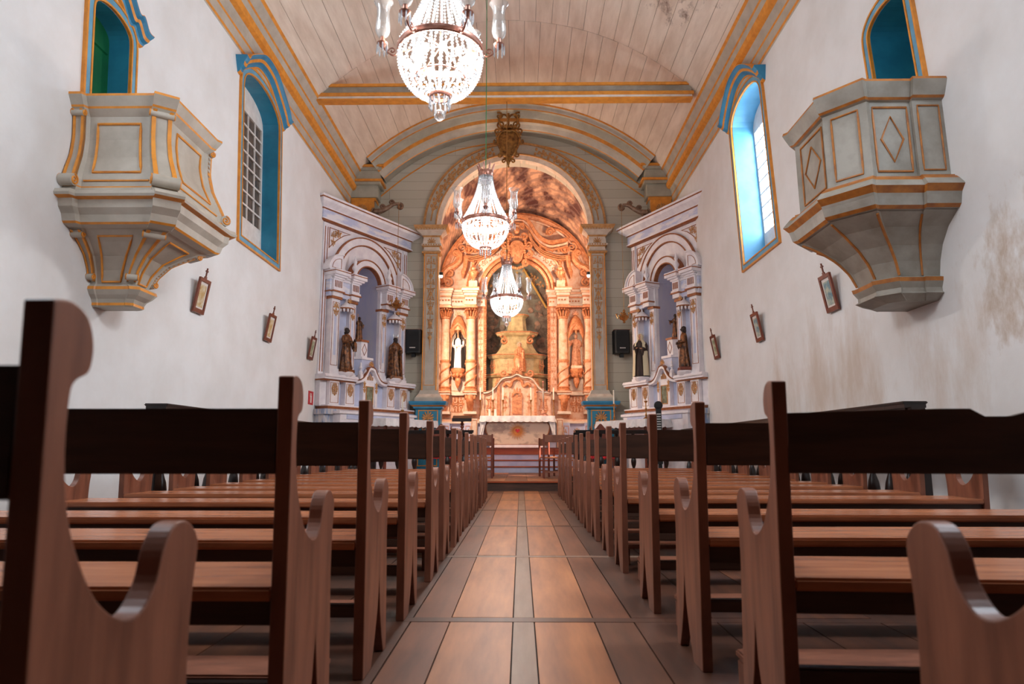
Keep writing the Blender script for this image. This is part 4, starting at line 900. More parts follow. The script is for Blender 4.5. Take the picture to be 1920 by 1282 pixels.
for (x, y, z), nm, top, cm, p in (((-.64, 5.07, 3.97), 'a', 10.0, 'brass', 190), ((-.51, 9.61, 4.09), 'b', 10.1, 'green', 200), ((-.29, 13.97, 3.93), 'c', 8.36, 'brass', 200)):
    mb = MB(); mb.tube([(0, 0, .75), (0, 0, top - z)], .007, n=6)
    own = {'a': ch3, 'b': ch2, 'c': c}[nm]; mb.build('hanging_cord', [mat('green_cord', (40, 120, 70), .6) if cm == 'green' else M[cm]], own)
    point('chandelier_light_' + nm, (x, y, z - .05), p, (1, .95, .90), .16)
# ---------------------------------------------------------------- carved figures
def statue(label, h, robe, mantle, skin, loc, rz=0, halo=None, arms='fold', cape=False, crook=False, base=None, crown=False, seated=False, name='statue', child=False, hood=None, hair=None):
    root = thing(name, label, 'statue', loc, rz, None)
    k = h; R = random.Random(int(h * 1000) + len(label)); ph = R.uniform(0, 6)
    def ring(z, rx, ry, cx=0, cy=0, f=.0, n=40):
        return [(k * (cx + rx * (1 + f * cos(9 * t + ph + z * 6) + f * .5 * cos(5 * t + 2 * ph - z * 9)) * cos(t)), k * (cy + ry * (1 + f * cos(9 * t + ph + z * 6)) * sin(t)), k * z) for t in [2 * pi * i / n for i in range(n)]]
    # body: feet to head in one surface
    mb = MB(); hd = .925
    mb.loft([ring(0, .06, .05), ring(.3, .06, .05), ring(.5, .09, .065), ring(.6, .075, .055), ring(.74, .11, .06), ring(.81, .10, .05), ring(.835, .036, .034), ring(.865, .030, .030, 0, -.004), ring(.875, .040, .046, 0, -.008), ring(.90, .047, .056, 0, -.008), ring(.93, .052, .058, 0, -.004), ring(.965, .050, .054, 0, 0), ring(.99, .030, .033), ring(1.0, .008, .008)])
    mb.ball((0, -.066 * k, .918 * k), .013 * k, 1, sc=(.8, 1.2, 1.5)); mb.ball((0, -.056 * k, .893 * k), .012 * k, 1, sc=(1.6, .6, .5))
    for sx in (-1, 1): mb.ball((sx * .020 * k, -.056 * k, .932 * k), .008 * k, 1, 1); mb.ball((sx * .050 * k, 0, .925 * k), .013 * k, 1, sc=(.5, 1, 1.4))
    if arms == 'fold': E = {-1: ((-.13, -.01, .66), (-.05, -.13, .66)), 1: ((.14, -.02, .62), (.07, -.13, .64))}
    elif arms == 'out': E = {-1: ((-.17, -.04, .68), (-.20, -.13, .74)), 1: ((.14, -.02, .63), (.08, -.14, .64))}
    else: E = {-1: ((-.12, -.03, .62), (-.04, -.15, .58)), 1: ((.12, -.03, .62), (.05, -.15, .60))}
    for sx, (el, ha) in E.items():
        H = Vector(ha) * k; d = (H - Vector(el) * k).normalized()
        mb.tube([Vector(el) * k, H], [.022 * k, .014 * k], n=8)
        mb.ball(H + d * .018 * k, .020 * k, 2, sc=(1, 1.1, .7))
        for q in range(4): o_ = Vector(((q - 1.5) * .009, 0, .004)) * k; mb.tube([H + o_ + d * .03 * k, H + o_ + d * .048 * k, H + o_ + d * (.062 - .004 * abs(q - 1.5)) * k + Vector((0, 0, -.008 * k))], [.0048 * k, .0045 * k, .003 * k], n=5)
        mb.tube([H + Vector((-sx * .016 * k, 0, 0)), H + Vector((-sx * .026 * k, 0, .012 * k)) + d * .02 * k], .005 * k, n=5)
    mb.build('body', [skin, M['black']], root, smooth=True)
    mb = MB(); b0 = .0
    rr = [(0.012, .155, .12), (.03, .16, .125), (.15, .142, .115), (.30, .128, .105), (.45, .120, .095), (.56, .108, .085), (.62, .104, .082), (.70, .124, .078), (.77, .128, .072), (.81, .115, .06), (.838, .055, .045), (.845, .042, .040)]
    if seated: rr = [(0.012, .19, .17), (.15, .18, .17), (.32, .18, .17), (.44, .19, .18), (.50, .15, .13), (.60, .11, .085), (.70, .124, .078), (.77, .128, .072), (.81, .115, .06), (.838, .055, .045), (.845, .042, .040)]
    mb.loft([ring(z, a, b, 0, 0 if not seated or z > .5 else -.03, .10 * max(0, 1 - z) ** .7 + .01) for z, a, b in rr])
    for sx, (el, ha) in E.items():
        s0 = Vector((sx * .105, 0, .785)) * k; e = Vector(el) * k; H = Vector(ha) * k
        mb.tube([s0, s0.lerp(e, .5) + Vector((sx * .015 * k, 0, 0)), e, e.lerp(H, .55), e.lerp(H, .9)], [.040 * k, .046 * k, .048 * k, .046 * k, .052 * k], n=10)
        mb.tube([e.lerp(H, .7), e.lerp(H, .75) + Vector((0, 0, -.08 * k)), e.lerp(H, .7) + Vector((0, 0, -.15 * k))], [.04 * k, .03 * k, .008 * k], n=7)
    mb.build('robe', [robe], root, smooth=True)
    if cape:
        mb = MB(); rings = []
        for z, a, b in [(0.02, .20, .15), (.2, .19, .14), (.45, .175, .125), (.65, .165, .11), (.78, .145, .09), (.83, .09, .065), (.87, .062, .062)] + ([(.93, .066, .072), (.98, .055, .06), (1.012, .02, .02)] if hood else []):
            w = .55 if z < .83 else .45
            rings.append([(k * a * (1 + .05 * cos(7 * t + ph)) * cos(t), k * (b * sin(t) + .004), k * z) for t in [rad(-90) + 2 * pi * (w / 2 / pi + (1 - w / pi) * i / 28) for i in range(29)]])
        inner = [[(x * .93, y * .93, z) for x, y, z in r] for r in rings]
        mb.loft(rings, closed=False, cap=False); mb.loft(inner, 1, closed=False, cap=False)
        for r, q in zip(zip(rings, rings[1:]), zip(inner, inner[1:])):
            for e in (0, -1): mb.add([r[0][e], r[1][e], q[1][e], q[0][e]], [(0, 1, 2, 3)], 1)
        mb.build('mantle', [mantle, hood or mantle], root, smooth=True)
    if hair: mb = MB(); mb.ball((0, .010 * k, .945 * k), .060 * k, 2, sc=(1, 1, 1)); mb.ball((0, .035 * k, .89 * k), .045 * k, 2, sc=(1.1, .8, 1.5)); mb.build('hair', [hair], root, smooth=True)
    if halo:
        mb = MB()
        for i in range(18): a = 2 * pi * i / 18; L = .10 * (1 if i % 2 else .8); mb.tube([(0, .03 * k, .95 * k), (L * k * cos(a), .03 * k, .95 * k + L * k * sin(a))], [.012 * k, .004 * k], n=5)
        mb.lathe([(.068 * k, -.004 * k), (.074 * k, 0), (.068 * k, .004 * k)], (0, 0, 0), 24, cap=False); 
        for i_ in range(len(mb.v) - 72, len(mb.v)): x, y, z = mb.v[i_]; mb.v[i_] = (x, .03 * k + z, .95 * k + y)
        mb.build('halo', [halo], root)
    if crown:
        mb = MB(); mb.lathe([(.045 * k, .985 * k), (.056 * k, 1.02 * k), (.05 * k, 1.02 * k), (.04 * k, .985 * k)], n=16, cap=False)
        for i in range(8): a = 2 * pi * i / 8; mb.tube([(.05 * k * cos(a), .05 * k * sin(a), 1.01 * k), (.07 * k * cos(a), .07 * k * sin(a), 1.075 * k)], [.012 * k, .003 * k], n=5)
        mb.build('crown', [M['silver']], root)
    if crook:
        mb = MB(); mb.tube([(-.215 * k, -.16 * k, .02 * k), (-.235 * k, -.15 * k, .75 * k), (-.25 * k, -.14 * k, 1.08 * k)], .008 * k, n=6)
        for zz, w in ((1.02, .05), (.95, .03)): mb.tube([(-.248 * k - w * k, -.143 * k, zz * k), (-.248 * k + w * k, -.143 * k, zz * k)], .007 * k, n=5)
        mb.build('staff', [M['gold_leaf']], root)
    if child:
        mb = MB(); cx, cz = .12, .60
        mb.ball((cx * k, -.15 * k, (cz + .1) * k), .038 * k, 2, 1); mb.loft([[(k * (cx + r * cos(t)), k * (-.15 + r * .8 * sin(t)), k * (cz + z)) for t in [2 * pi * i / 16 for i in range(16)]] for z, r in ((-.16, .05), (-.05, .055), (.03, .05), (.07, .02))])
        mb.build('held_child', [robe, skin], root, smooth=True)
    if base: mb = MB(); mb.bbox(-.17 * k, .17 * k, -.14 * k, .12 * k, -.07 * k, .01 * k, b=.01); mb.build('plinth', [base], root)
    return root
# ---------------------------------------------------------------- side altars
LV = [M['lav'], M['rust'], M['lav_b'], M['marble_b'], M['gold_leaf'], M['niche'], M['blue_wash'], M['pane']]
def side_altar(label):
    root = thing('side_altar', label, 'altar', (0, 0, 0), 0)
    f0 = FR(0)
    def wallring(mb, segs, v0, v1, mi):   # closed outline extruded from v0 to v1 (front)
        mb.prism(segs, lambda a, b, t: (a, -t, b), v0, v1, mi)
    # great frame: outer strip pilasters, spandrels, entablature
    mb = MB()
    W_ = 1.50
    Ro, zs = 1.12, 4.95
    A = arc(0, zs, Ro, 0, 180, 28)
    for i in range(28):
        (xa, za), (xb, zb) = A[i], A[i + 1]; mb.add([(x, -v, z) for v in (0, -.28) for x, z in ((xa, za), (xb, zb), (xb, 6.25), (xa, 6.25))], [(0, 1, 2, 3), (4, 5, 6, 7), (0, 1, 5, 4)], 0)
    for sx in (-1, 1):
        a, b = sorted((sx * Ro, sx * 1.46)); mb.box(a, b, 0, .28, 1.8, 6.25, 0); a, b = sorted((sx * 1.36, sx * 1.52)); mb.box(a, b, -.05, .25, 1.8, 6.2, 0); a, b = sorted((sx * 1.40, sx * 1.48)); 
        for e in (a, b): mb.box(e - .008, e + .008, -.062, -.05, 2.6, 6.1, 1)
    mb.build('frame', LV, root)
    mb = MB()
    ring_ = lambda r0, r1, v, mi, cz=zs, n=32, lo=0: [mb.add([(r * cos(a), -vv, cz + r * sin(a)) for a in (rad(180 * i / n), rad(180 * (i + 1) / n)) for r, vv in ((r0, -.1), (r0, v), (r1, v), (r1, -.1))], [(0, 1, 5, 4), (1, 2, 6, 5), (2, 3, 7, 6)], mi) for i in range(n)]
    ring_(1.02, 1.20, .05, 0); ring_(1.19, 1.22, .07, 1); ring_(.99, 1.02, .07, 1)
    for sx in (-1, 1):
        P = [(sx * 1.30, 5.62), (sx * 1.30, 6.12), (sx * .62, 6.12)] ; P += [(sx * (.62 + (1.30 - .62) * t + .0), 6.12 - .50 * t ** 1.5) for t in (.3, .6, .85)]
        mb.bar(P, .022, .015, f0, 1, True)
    mb.build('great_arch', LV, root)
    mb = MB()
    for sx in (-1, 1): mb = MB(); ornament(mb, sx * 1.18, 5.87, .16, .34, .02, 0, 3, 2); ornament(mb, sx * 1.03, 6.03, .22, .14, .02, 0, 4, 1); mb.build('spandrel_carving', [M['gold_leaf']], root)
    mb = MB(); moulding(mb, [(.04, 6.22), (.08, 6.25), (.08, 6.28), (.05, 6.30), (.05, 6.50), (.09, 6.52), (.09, 6.54), (.14, 6.58), (.22, 6.64), (.24, 6.70), (.27, 6.72), (.27, 6.77)], -1.56, 1.56, .05, [1, 0, 0, 3, 1, 0, 0, 0, 0, 1, 0]); mb.build('entablature', LV, root)
    # recessed fan under the great arch, small arch, niche
    mb = MB(); 
    n = 30
    for i in range(n):
        a0, a1 = rad(180 * i / n), rad(180 * (i + 1) / n)
        mb.add([(1.0 * cos(a0), -.02, zs + 1.0 * sin(a0)), (1.0 * cos(a1), -.02, zs + 1.0 * sin(a1)), (.47 * cos(a1), .12, zs + .02 + .47 * sin(a1)), (.47 * cos(a0), .12, zs + .02 + .47 * sin(a0))], [(0, 1, 2, 3)], 0)
    for i in range(9): a = rad(20 * i + 10); mb.tube([(1.0 * cos(a), .0, zs + 1.0 * sin(a)), (.62 * cos(a), .11, zs + .12 + .62 * sin(a))], .007, n=4, mi=1)
    mb.build('fan_vault', LV, root)
    mb = MB()
    for r0, r1, v, mi in ((.46, .60, .10, 0), (.595, .625, .12, 1), (.435, .46, .12, 1)): ring_(r0, r1, v, mi, zs + .02)
    for sx in (-1, 1): a, b = sorted((sx * .44, sx * .60)); mb.box(a, b, -.10, .3, 2.5, zs + .02, 0)
    mb.build('inner_arch', LV, root)
    mb = MB(); P = [(.44, 2.3)] + arc(0, zs, .44, 0, 180, 20) + [(-.44, 2.3)]; 
    for i in range(len(P) - 1): mb.add([(P[i][0], 0, P[i][1]), (P[i + 1][0], 0, P[i + 1][1]), (P[i + 1][0] * .7, .62, P[i + 1][1] - .03), (P[i][0] * .7, .62, P[i][1] - .03)], [(0, 1, 2, 3)], 0)
    mb.add([(x * .7, .62, z - .03) for x, z in P], [tuple(range(len(P)))], 0); mb.build('niche', [M['niche']], root)
    # stepped pedestal inside the niche
    mb = MB(); mb.prism([(-.32, .1), (-.18, -.12), (.18, -.12), (.32, .1), (.32, .5), (-.32, .5)], lambda a, b, t: (a, b, t), 2.4, 3.02, 2); mb.prism([(-.35, .08), (-.2, -.15), (.2, -.15), (.35, .08), (.35, .5), (-.35, .5)], lambda a, b, t: (a, b, t), 3.02, 3.08, 0)
    mb.prism([(-.18, .1), (-.11, -.02), (.11, -.02), (.18, .1), (.18, .4), (-.18, .4)], lambda a, b, t: (a, b, t), 3.08, 3.48, 0); mb.prism([(-.2, .08), (-.13, -.05), (.13, -.05), (.2, .08), (.2, .4), (-.2, .4)], lambda a, b, t: (a, b, t), 3.48, 3.53, 1)
    mb.bar([(0, 3.14), (.08, 3.28), (0, 3.43), (-.08, 3.28)], .012, .01, FR(.02), 1, True)
    mb.build('niche_pedestal', LV, root)
    for sx in (-1, 1):
        for u, w, F in ((.56, .10, .135), (1.20, .13, .22)):
            mb = MB(); x = sx * u; mb.box(x - w, x + w, -F, .05, 2.62, 4.42, 0); mb.box(x - w - .03, x + w + .03, -F - .04, .05, 2.52, 2.60, 0); mb.box(x - w - .015, x + w + .015, -F - .02, .05, 2.60, 2.68, 0)
            mb.bar([(x - w + .03, 2.76), (x + w - .03, 2.76), (x + w - .03, 4.26), (x - w + .03, 4.26)], .014, .008, FR(F), 1, True); mb.bar([(x, 3.0), (x, 4.0)], w * .7, .004, FR(F), 2)
            mb.box(x - w - .03, x + w + .03, -F - .04, .05, 4.34, 4.40, 1)
            ornament(mb, x, 4.10, w * 1.2, .28, F + .01, 4, 7, 2, .012); mb.build('pilaster', LV, root)
        # entablature block breaking forward
        a, b = sorted((sx * .50, sx * 1.42)); mb = MB()
        mb.box(a + .02, b - .02, -.20, .05, 4.40, 4.80, 3)
        for x, w in ((sx * .62, .13), (sx * 1.20, .15)):
            mb.box(x - w, x + w, -.27, 0, 4.40, 4.82, 0)
            for q in range(-2, 3): mb.box(x + q * w * .33 - .008, x + q * w * .33 + .008, -.283, -.27, 4.62, 4.78, 1)
            for z0, z1, d, m in ((4.50, 4.53, .05, 1), (4.53, 4.58, .03, 0), (4.82, 4.86, .04, 0), (4.86, 4.90, .10, 0), (4.90, 4.97, .16, 0), (4.97, 4.99, .17, 1), (4.99, 5.02, .16, 0)): mb.box(x - w - d * .6, x + w + d * .6, -.27 - d, .02, z0, z1, m)
        for z0, z1, d, m in ((4.50, 4.53, .02, 1), (4.80, 4.86, .03, 0), (4.86, 4.90, .08, 0), (4.90, 4.97, .13, 0), (4.97, 4.99, .14, 1), (4.99, 5.02, .13, 0)): mb.box(a, b, -.20 - d, .02, z0, z1, m)
        mb.build('cornice_block', LV, root)
        mb = MB(); P = [(sx * 1.50, 5.02)] + [(sx * (1.50 - .42 * sin(rad(t))), 5.02 + .40 * sin(rad(90 * t / 90)) ) for t in ()]
        P = [(sx * (1.06 + .46 * cos(rad(t))), 5.02 + .42 * sin(rad(t))) for t in range(0, 91, 9)] + [(sx * 1.06, 5.02)]
        mb.prism(P, lambda p, q, t: (p, -t, q), .0, .26, 0); mb.bar([(p, q) for p, q in P[:11]], .05, .04, FR(.26), 0); mb.bar([(sx * (1.12 + .28 * cos(rad(t))), 5.08 + .25 * sin(rad(t))) for t in range(0, 91, 15)] + [(sx * 1.12, 5.08)], .014, .01, FR(.26), 1, True); mb.build('broken_pediment', LV, root)
        mb = MB(); mb.lathe([(.07, 5.02), (.07, 5.08), (.03, 5.10), (.03, 5.14), (.07, 5.20), (.075, 5.24), (.04, 5.30), (.035, 5.34), (.05, 5.38), (.03, 5.44), (.004, 5.54)], (sx * .62, -.22, 0), 14); mb.build('finial', LV, root, smooth=True)
        # small shallow niche for the figure: back, console and canopy
        mb = MB(); mb.box(sx * .86 - .30, sx * .86 + .34, -.02, .04, 2.6, 4.4, 2)
        x = sx * .87; mb.lathe([(.02, 2.36), (.06, 2.42), (.14, 2.50), (.20, 2.56), (.21, 2.60), (.19, 2.62)], (x, -.26, 0), 16, 0); mb.build('console', LV, root, smooth=True)
        mb = MB(); mb.lathe([(.19, 4.14), (.18, 4.20), (.10, 4.26), (.03, 4.32), (.01, 4.40)], (x, -.22, 0), 16, 0)
        for q in range(7): a2 = rad(180 + 30 * q); mb.ball((x + .17 * cos(a2), -.22 + .17 * sin(a2), 4.10), .045, 1, 0, (.7, .7, 1.2))
        mb.lathe([(.192, 4.135), (.198, 4.15), (.192, 4.165)], (x, -.22, 0), 16, 1); palmette(mb, x, 4.30, .10, .34, 4, 5, 20, 160); mb.build('canopy', LV, root)
    # middle ledge with ogee in the centre
    top = smooth_pts([(-.62, 2.42), (-.45, 2.42), (-.30, 2.48), (-.18, 2.62), (-.10, 2.74), (0, 2.78), (.10, 2.74), (.18, 2.62), (.30, 2.48), (.45, 2.42), (.62, 2.42)], 4)
    mb = MB(); mb.bar(top, .09, .10, FR(.22), 0); mb.bar([(a, b + .05) for a, b in top], .022, .115, FR(.22), 1)
    for sx in (-1, 1): a, b = sorted((sx * .55, sx * 1.60)); [mb.box(a, b, -.32 - d, .05, z0, z1, m) for z0, z1, d, m in ((2.38, 2.41, .0, 1), (2.41, 2.46, .05, 0), (2.46, 2.50, .08, 0), (2.50, 2.525, .06, 0))]
    mb.build('ledge', LV, root)
    mb = MB(); palmette(mb, 0, 2.86, .11, .28, 0, 7, 0, 180); mb.build('crest', [M['gold_leaf']], root)
    for sx in (-1, 1): mb = MB(); mb.lathe([(.05, 2.62), (.055, 2.68), (.02, 2.72), (.02, 2.74), (.045, 2.78), (.02, 2.84), (.025, 2.88), (.003, 2.93)], (sx * .33, -.24, 0), 12); mb.box(sx * .33 - .05, sx * .33 + .05, -.29, -.19, 2.44, 2.62); mb.build('finial', LV, root, smooth=True)
    # predella
    mb = MB(); mb.box(-1.5, 1.5, -.14, .2, 1.80, 2.40, 2)
    mb.box(-.24, .24, -.24, .0, 1.84, 2.62, 0)
    for u, w in ((.72, .15), (1.22, .15)):
        for sx in (-1, 1): x = sx * u; mb.box(x - w, x + w, -.30, .0, 1.80, 2.40, 0); mb.bar([(x - w + .03, 1.88), (x + w - .03, 1.88), (x + w - .03, 2.34), (x - w + .03, 2.34)], .012, .008, FR(.30), 1, True)
    for sx in (-1, 1): mb.box(sx * 1.48 - .1, sx * 1.48 + .1, -.2, .2, 1.8, 2.4, 0); mb.box(sx * .21 - .04, sx * .21 + .04, -.27, -.2, 1.84, 2.45, 0)
    mb.build('predella', LV, root)
    for sx in (-1, 1):
        for u in (.72, 1.22): mb = MB(); ornament(mb, sx * u, 2.20, .17, .22, .31, 0, 2, 2, .012); mb.ball((sx * u, -.31, 2.06), .022, 1); mb.build('gilt_carving', [M['gold_leaf']], root)
        mb = MB(); ornament(mb, sx * .21, 2.32, .07, .24, .275, 0, 3, 3, .010); mb.build('gilt_carving', [M['gold_leaf']], root)
    for q in range(-2, 3): mb = MB(); mb.tube([(q * .045, -.25, 2.50), (q * .045, -.255, 2.66 - abs(q) * .04)], .012, n=5); mb.build('fluting', [M['gold_leaf']], root)
    mb = MB(); mb.bar([(-.12, 1.90), (.12, 1.90), (.12, 2.34), (-.12, 2.34)], .025, .02, FR(.24), 0, True); fr_ = mb.build('tabernacle_door', [M['gold_leaf']], root)
    mb = MB(); mb.box(-.11, .11, -.245, -.235, 1.91, 2.33); mb.build('pane', [mat('aged_mirror', (128, 140, 120), .2, col2=(96, 84, 64), scale=9)], fr_)
    # altar body
    mb = MB(); moulding(mb, [(.0, 1.70), (.06, 1.73), (.08, 1.79), (.08, 1.82)], -1.44, 1.44, .34, [0, 1, 0]); mb.box(-1.30, 1.30, -.60, 0, .19, 1.66, 0)
    for sx in (-1, 1): mb.box(sx * 1.42 - .16, sx * 1.42 + .16, -.36, .1, .19, 1.64, 6); mb.box(sx * 1.42 - .2, sx * 1.42 + .2, -.42, .1, 1.60, 1.72, 6); mb.box(sx * 1.42 - .19, sx * 1.42 + .19, -.40, .1, .19, .4, 6)
    mb.box(-1.36, 1.36, -.64, 0, 1.62, 1.68, 0); mb.box(-1.1, 1.1, -.615, -.59, 1.50, 1.60, 2); mb.build('altar_base', LV, root)
    return root
sa = side_altar('white, blue and gilt side altar set across the left corner of the nave')
AL = ((-3.95, 16.97), rad(59)); AR = ((3.70, 16.70), rad(-62))
sa.location = (*AL[0], 0); sa.rotation_euler.z = AL[1]
sb = copy_tree(sa); sb.location = (*AR[0], 0); sb.rotation_euler.z = AR[1]; sb.scale = (.92, 1, 1); sb['label'] = 'white, blue and gilt side altar set across the right corner of the nave'
def on(A_, u, v, z):
    (x, y), a = A_; u *= .92 if A_ is AR else 1
    return (x + u * cos(a) + v * sin(a), y + u * sin(a) - v * cos(a), z)
statue('dark-faced figure in bronze-gold robe with halo, wall side of the left side altar', 1.02, M['bronze'], None, M['skin_d'], on(AL, -.87, .28, 2.67), AL[1] + .1, halo=M['silver'], child=True, base=M['bronze'], hair=M['skin_d'])
statue('dark-faced crowned figure in gilt mantle, chancel side of the left side altar', 1.04, M['bronze'], M['bronze'], M['skin_d'], on(AL, .87, .28, 2.66), AL[1] - .45, crown=True, cape=True, base=M['bronze'], hair=M['skin_d'])
statue('small gilt figure with raised palm inside the central niche of the left side altar', .62, M['bronze'], None, M['skin_d'], on(AL, 0, -.18, 3.53), AL[1], arms='out', crook=True, hair=M['skin_d'])
statue('figure in black veil and cream mantle, chancel side of the right side altar', 1.10, M['brown_c'], M['cream_c'], M['skin'], on(AR, -.87, .30, 2.62), AR[1] + .55, halo=M['silver'], cape=True, hood=M['cream_c'], arms='fold')
statue('brown-robed figure reaching forward, wall side of the right side altar', .98, M['bronze'], None, M['skin_d'], on(AR, .87, .28, 2.69), AR[1] - .5, arms='down', base=M['frame_wood'], hair=M['skin_d'])
statue('small gilt figure inside the central niche of the right side altar', .62, M['bronze'], None, M['skin_d'], on(AR, 0, -.18, 3.53), AR[1], arms='out', hair=M['gold_old'])
def cloth(label, w, d, h, loc, rz, drop=.22, seed=1, cat='altar cloth', legs=True):
    """table with a draped white cloth with scalloped lace edge"""
    if legs:
        t = thing('side_table', label[1], 'table', loc, rz); mb = MB(); mb.box(-w / 2 + .03, w / 2 - .03, -d / 2 + .03, d / 2 - .03, h - .05, h - .012); mb.build('tabletop', [M['frame_wood']], t)
        for sx in (-1, 1):
            for sy in (-1, 1): mb = MB(); mb.box(sx * (w / 2 - .08) - .03, sx * (w / 2 - .08) + .03, sy * (d / 2 - .08) - .03, sy * (d / 2 - .08) + .03, 0, h - .05); mb.build('leg', [M['frame_wood']], t)
    R = random.Random(seed); per = []; N = 120
    def edge(t):
        P = 2 * (w + d); q = t * P
        if q < w: return (-w / 2 + q, -d / 2)
        q -= w
        if q < d: return (w / 2, -d / 2 + q)
        q -= d
        if q < w: return (w / 2 - q, d / 2)
        return (-w / 2, d / 2 - (q - w))
    rings = []
    for j, (zz, out) in enumerate(((0, .0), (-.03, .02), (-.5, .035), (-.85, .045), (-1, .05))):
        ring = []
        for i in range(N):
            x, y = edge(i / N); l = hypot(x, y); f = .016 * sin(i * .9 + seed) * (-zz)
            zz2 = zz * drop - (abs(sin(i * pi / 4)) * .025 if j == 4 else 0); ring.append((x * (1 + (out + f) / max(abs(x), .2) * (abs(x) / (w / 2)) ** 6), y * (1 + (out + f) / max(abs(y), .2) * (abs(y) / (d / 2)) ** 6), zz2))
        rings.append(ring)
    mb = MB(); mb.loft(rings, cap=False); mb.add(rings[0], [tuple(range(N))]); o = mb.build('altar_cloth', [M['cloth_w']], None); o.location = (loc[0], loc[1], loc[2] + h + .004); o.rotation_euler.z = rz
    tag(o, label[0], cat); return o
cloth(('white lace-edged cloth on the table before the left side altar', 'wooden table under the white cloth before the left side altar'), 1.9, .7, 1.33, on(AL, .35, 1.0, .19), AL[1], .17, 2)
cloth(('white lace-edged cloth on the table before the right side altar', 'wooden table under the white cloth before the right side altar'), 1.9, .7, 1.30, on(AR, -.35, 1.0, .19), AR[1], .17, 3)
def candlestick(label, loc, h, ch=.22, m='brass', r=1.0, grp=None):
    root = thing('candlestick', label, 'candlestick', loc, 0, grp)
    mb = MB(); mb.lathe([(.07 * r, 0), (.07 * r, .015), (.03 * r, .04), (.015, .06), (.03 * r, .09), (.012, .13), (.014, h * .5), (.028 * r, h * .56), (.012, h * .62), (.014, h * .88), (.04 * r, h * .95), (.042 * r, h), (.015, h)], n=12); mb.build('stem', [M[m]], root, smooth=True)
    mb = MB(); mb.lathe([(.018, h), (.018, h + ch), (.004, h + ch + .01)], n=10); mb.tube([(0, 0, h + ch), (0, 0, h + ch + .02)], .002, n=4, mi=1); mb.build('candle', [M['wax'], M['black']], root, smooth=True)
    return root
candlestick('tall brass candlestick beside the left side altar, next to the blue pedestal', (-3.0, 17.35, 1.30), .50, .34)
candlestick('tall brass candlestick at the chancel end of the right side altar table', on(AR, -1.12, 1.0, 1.51), .42, .34)
candlestick('brass candlestick on the white table before the middle of the right side altar', on(AR, .25, 1.0, 1.51), .42, .02)
root = thing('flower_stand', 'small stand supporting the candlestick beside the left side altar', 'stand', (-3.0, 17.35, .19)); mb = MB(); mb.lathe([(.14, 0), (.13, .03), (.03, .08), (.03, .95), (.1, 1.05), (.16, 1.09), (.16, 1.108)], n=12); mb.build('column', [M['lav']], root, smooth=True)
# ribbed black fan with a round head on the right
root = thing('column_fan', 'black and grey slatted column fan before the right side altar', 'fan', (3.05, 15.2, .19), rad(-10))
mb = MB(); mb.lathe([(.16, 0), (.16, .03), (.05, .06), (.04, .3)], n=16); mb.bbox(-.06, .06, -.05, .05, .3, 1.55); mb.build('housing', [M['speaker']], root)
mb = MB(); mb.lathe([(.08, -.05), (.095, -.03), (.095, .03), (.08, .05)], n=20)
mb.v = [(x, z, y + 1.58) for x, y, z in mb.v]; mb.build('round_head', [M['speaker']], root)
mb = MB()
for i in range(16): mb.box(-.045, .045, -.06, -.048, .55 + i * .055, .575 + i * .055)
mb.build('grille', [M['silver']], root)
# ---------------------------------------------------------------- high altar (retable)
XC, YR = -.11, 21.0
GL = [M['peach'], M['gold'], M['cream'], M['gold_leaf'], M['lav_b']]
HT = thing('high_altar', 'great gilt and peach carved high altar filling the chancel', 'altar', (XC, YR, 0))
mb = MB()    # back boards around the opening
OR_ = .98; ozs = 5.72
A = arc(0, ozs, OR_, 0, 180, 30)
for i in range(30):
    (xa, za), (xb, zb) = A[i], A[i + 1]; top = lambda x: 5.85 + math.sqrt(max(.01, 2.42 ** 2 - x * x))
    mb.add([(x, y, z) for y in (0, .1) for x, z in ((xa, za), (xb, zb), (xb, top(xb)), (xa, top(xa)))], [(0, 1, 2, 3), (4, 5, 6, 7), (0, 1, 5, 4)], 0)
for sx in (-1, 1):
    P = [(sx * OR_, .86), (sx * OR_, ozs)] + [(sx * .98, 5.85 + math.sqrt(2.42 ** 2 - .98 ** 2))] + [(sx * 2.42 * sin(rad(t)), 5.85 + 2.42 * cos(rad(t))) for t in range(26, 91, 4)] + [(sx * 2.42, .86)]
    mb.prism(P, lambda a, b, t: (a, t, b), 0, .1, 0)
mb.build('back_boards', GL, HT)
def arch_ring(mb, r0, r1, v, mi, cz, n=40, a0=0, a1=180, cx=0):
    for i in range(n):
        A = [rad(a0 + (a1 - a0) * j / n) for j in (i, i + 1)]
        mb.add([(cx + r * cos(a), -vv, cz + r * sin(a)) for a in A for r, vv in ((r0, -.05), (r0, v), ((r0 + r1) / 2, v + .03), (r1, v), (r1, -.05))], [(0, 1, 6, 5), (1, 2, 7, 6), (2, 3, 8, 7), (3, 4, 9, 8)], mi)
mb = MB(); arch_ring(mb, 2.30, 2.46, .10, 1, 5.82); arch_ring(mb, 2.22, 2.30, .06, 0, 5.82); mb.build('outer_arch', GL, HT, smooth=True)
mb = MB(); arch_ring(mb, .96, 1.06, .10, 1, ozs); arch_ring(mb, 1.08, 1.20, .16, 1, ozs); arch_ring(mb, 1.20, 1.52, .04, 2, ozs); arch_ring(mb, 1.52, 1.60, .12, 1, ozs)
for sx in (-1, 1):
    mb.box(*sorted((sx * .96, sx * 1.03)), -.10, .05, 2.5, ozs, 1)
for i in range(60): a = rad(180 * i / 59); mb.ball((.955 * cos(a), -.10, ozs + .955 * sin(a)), .030, 1, 1)
mb.build('opening_arch', GL, HT, smooth=True)
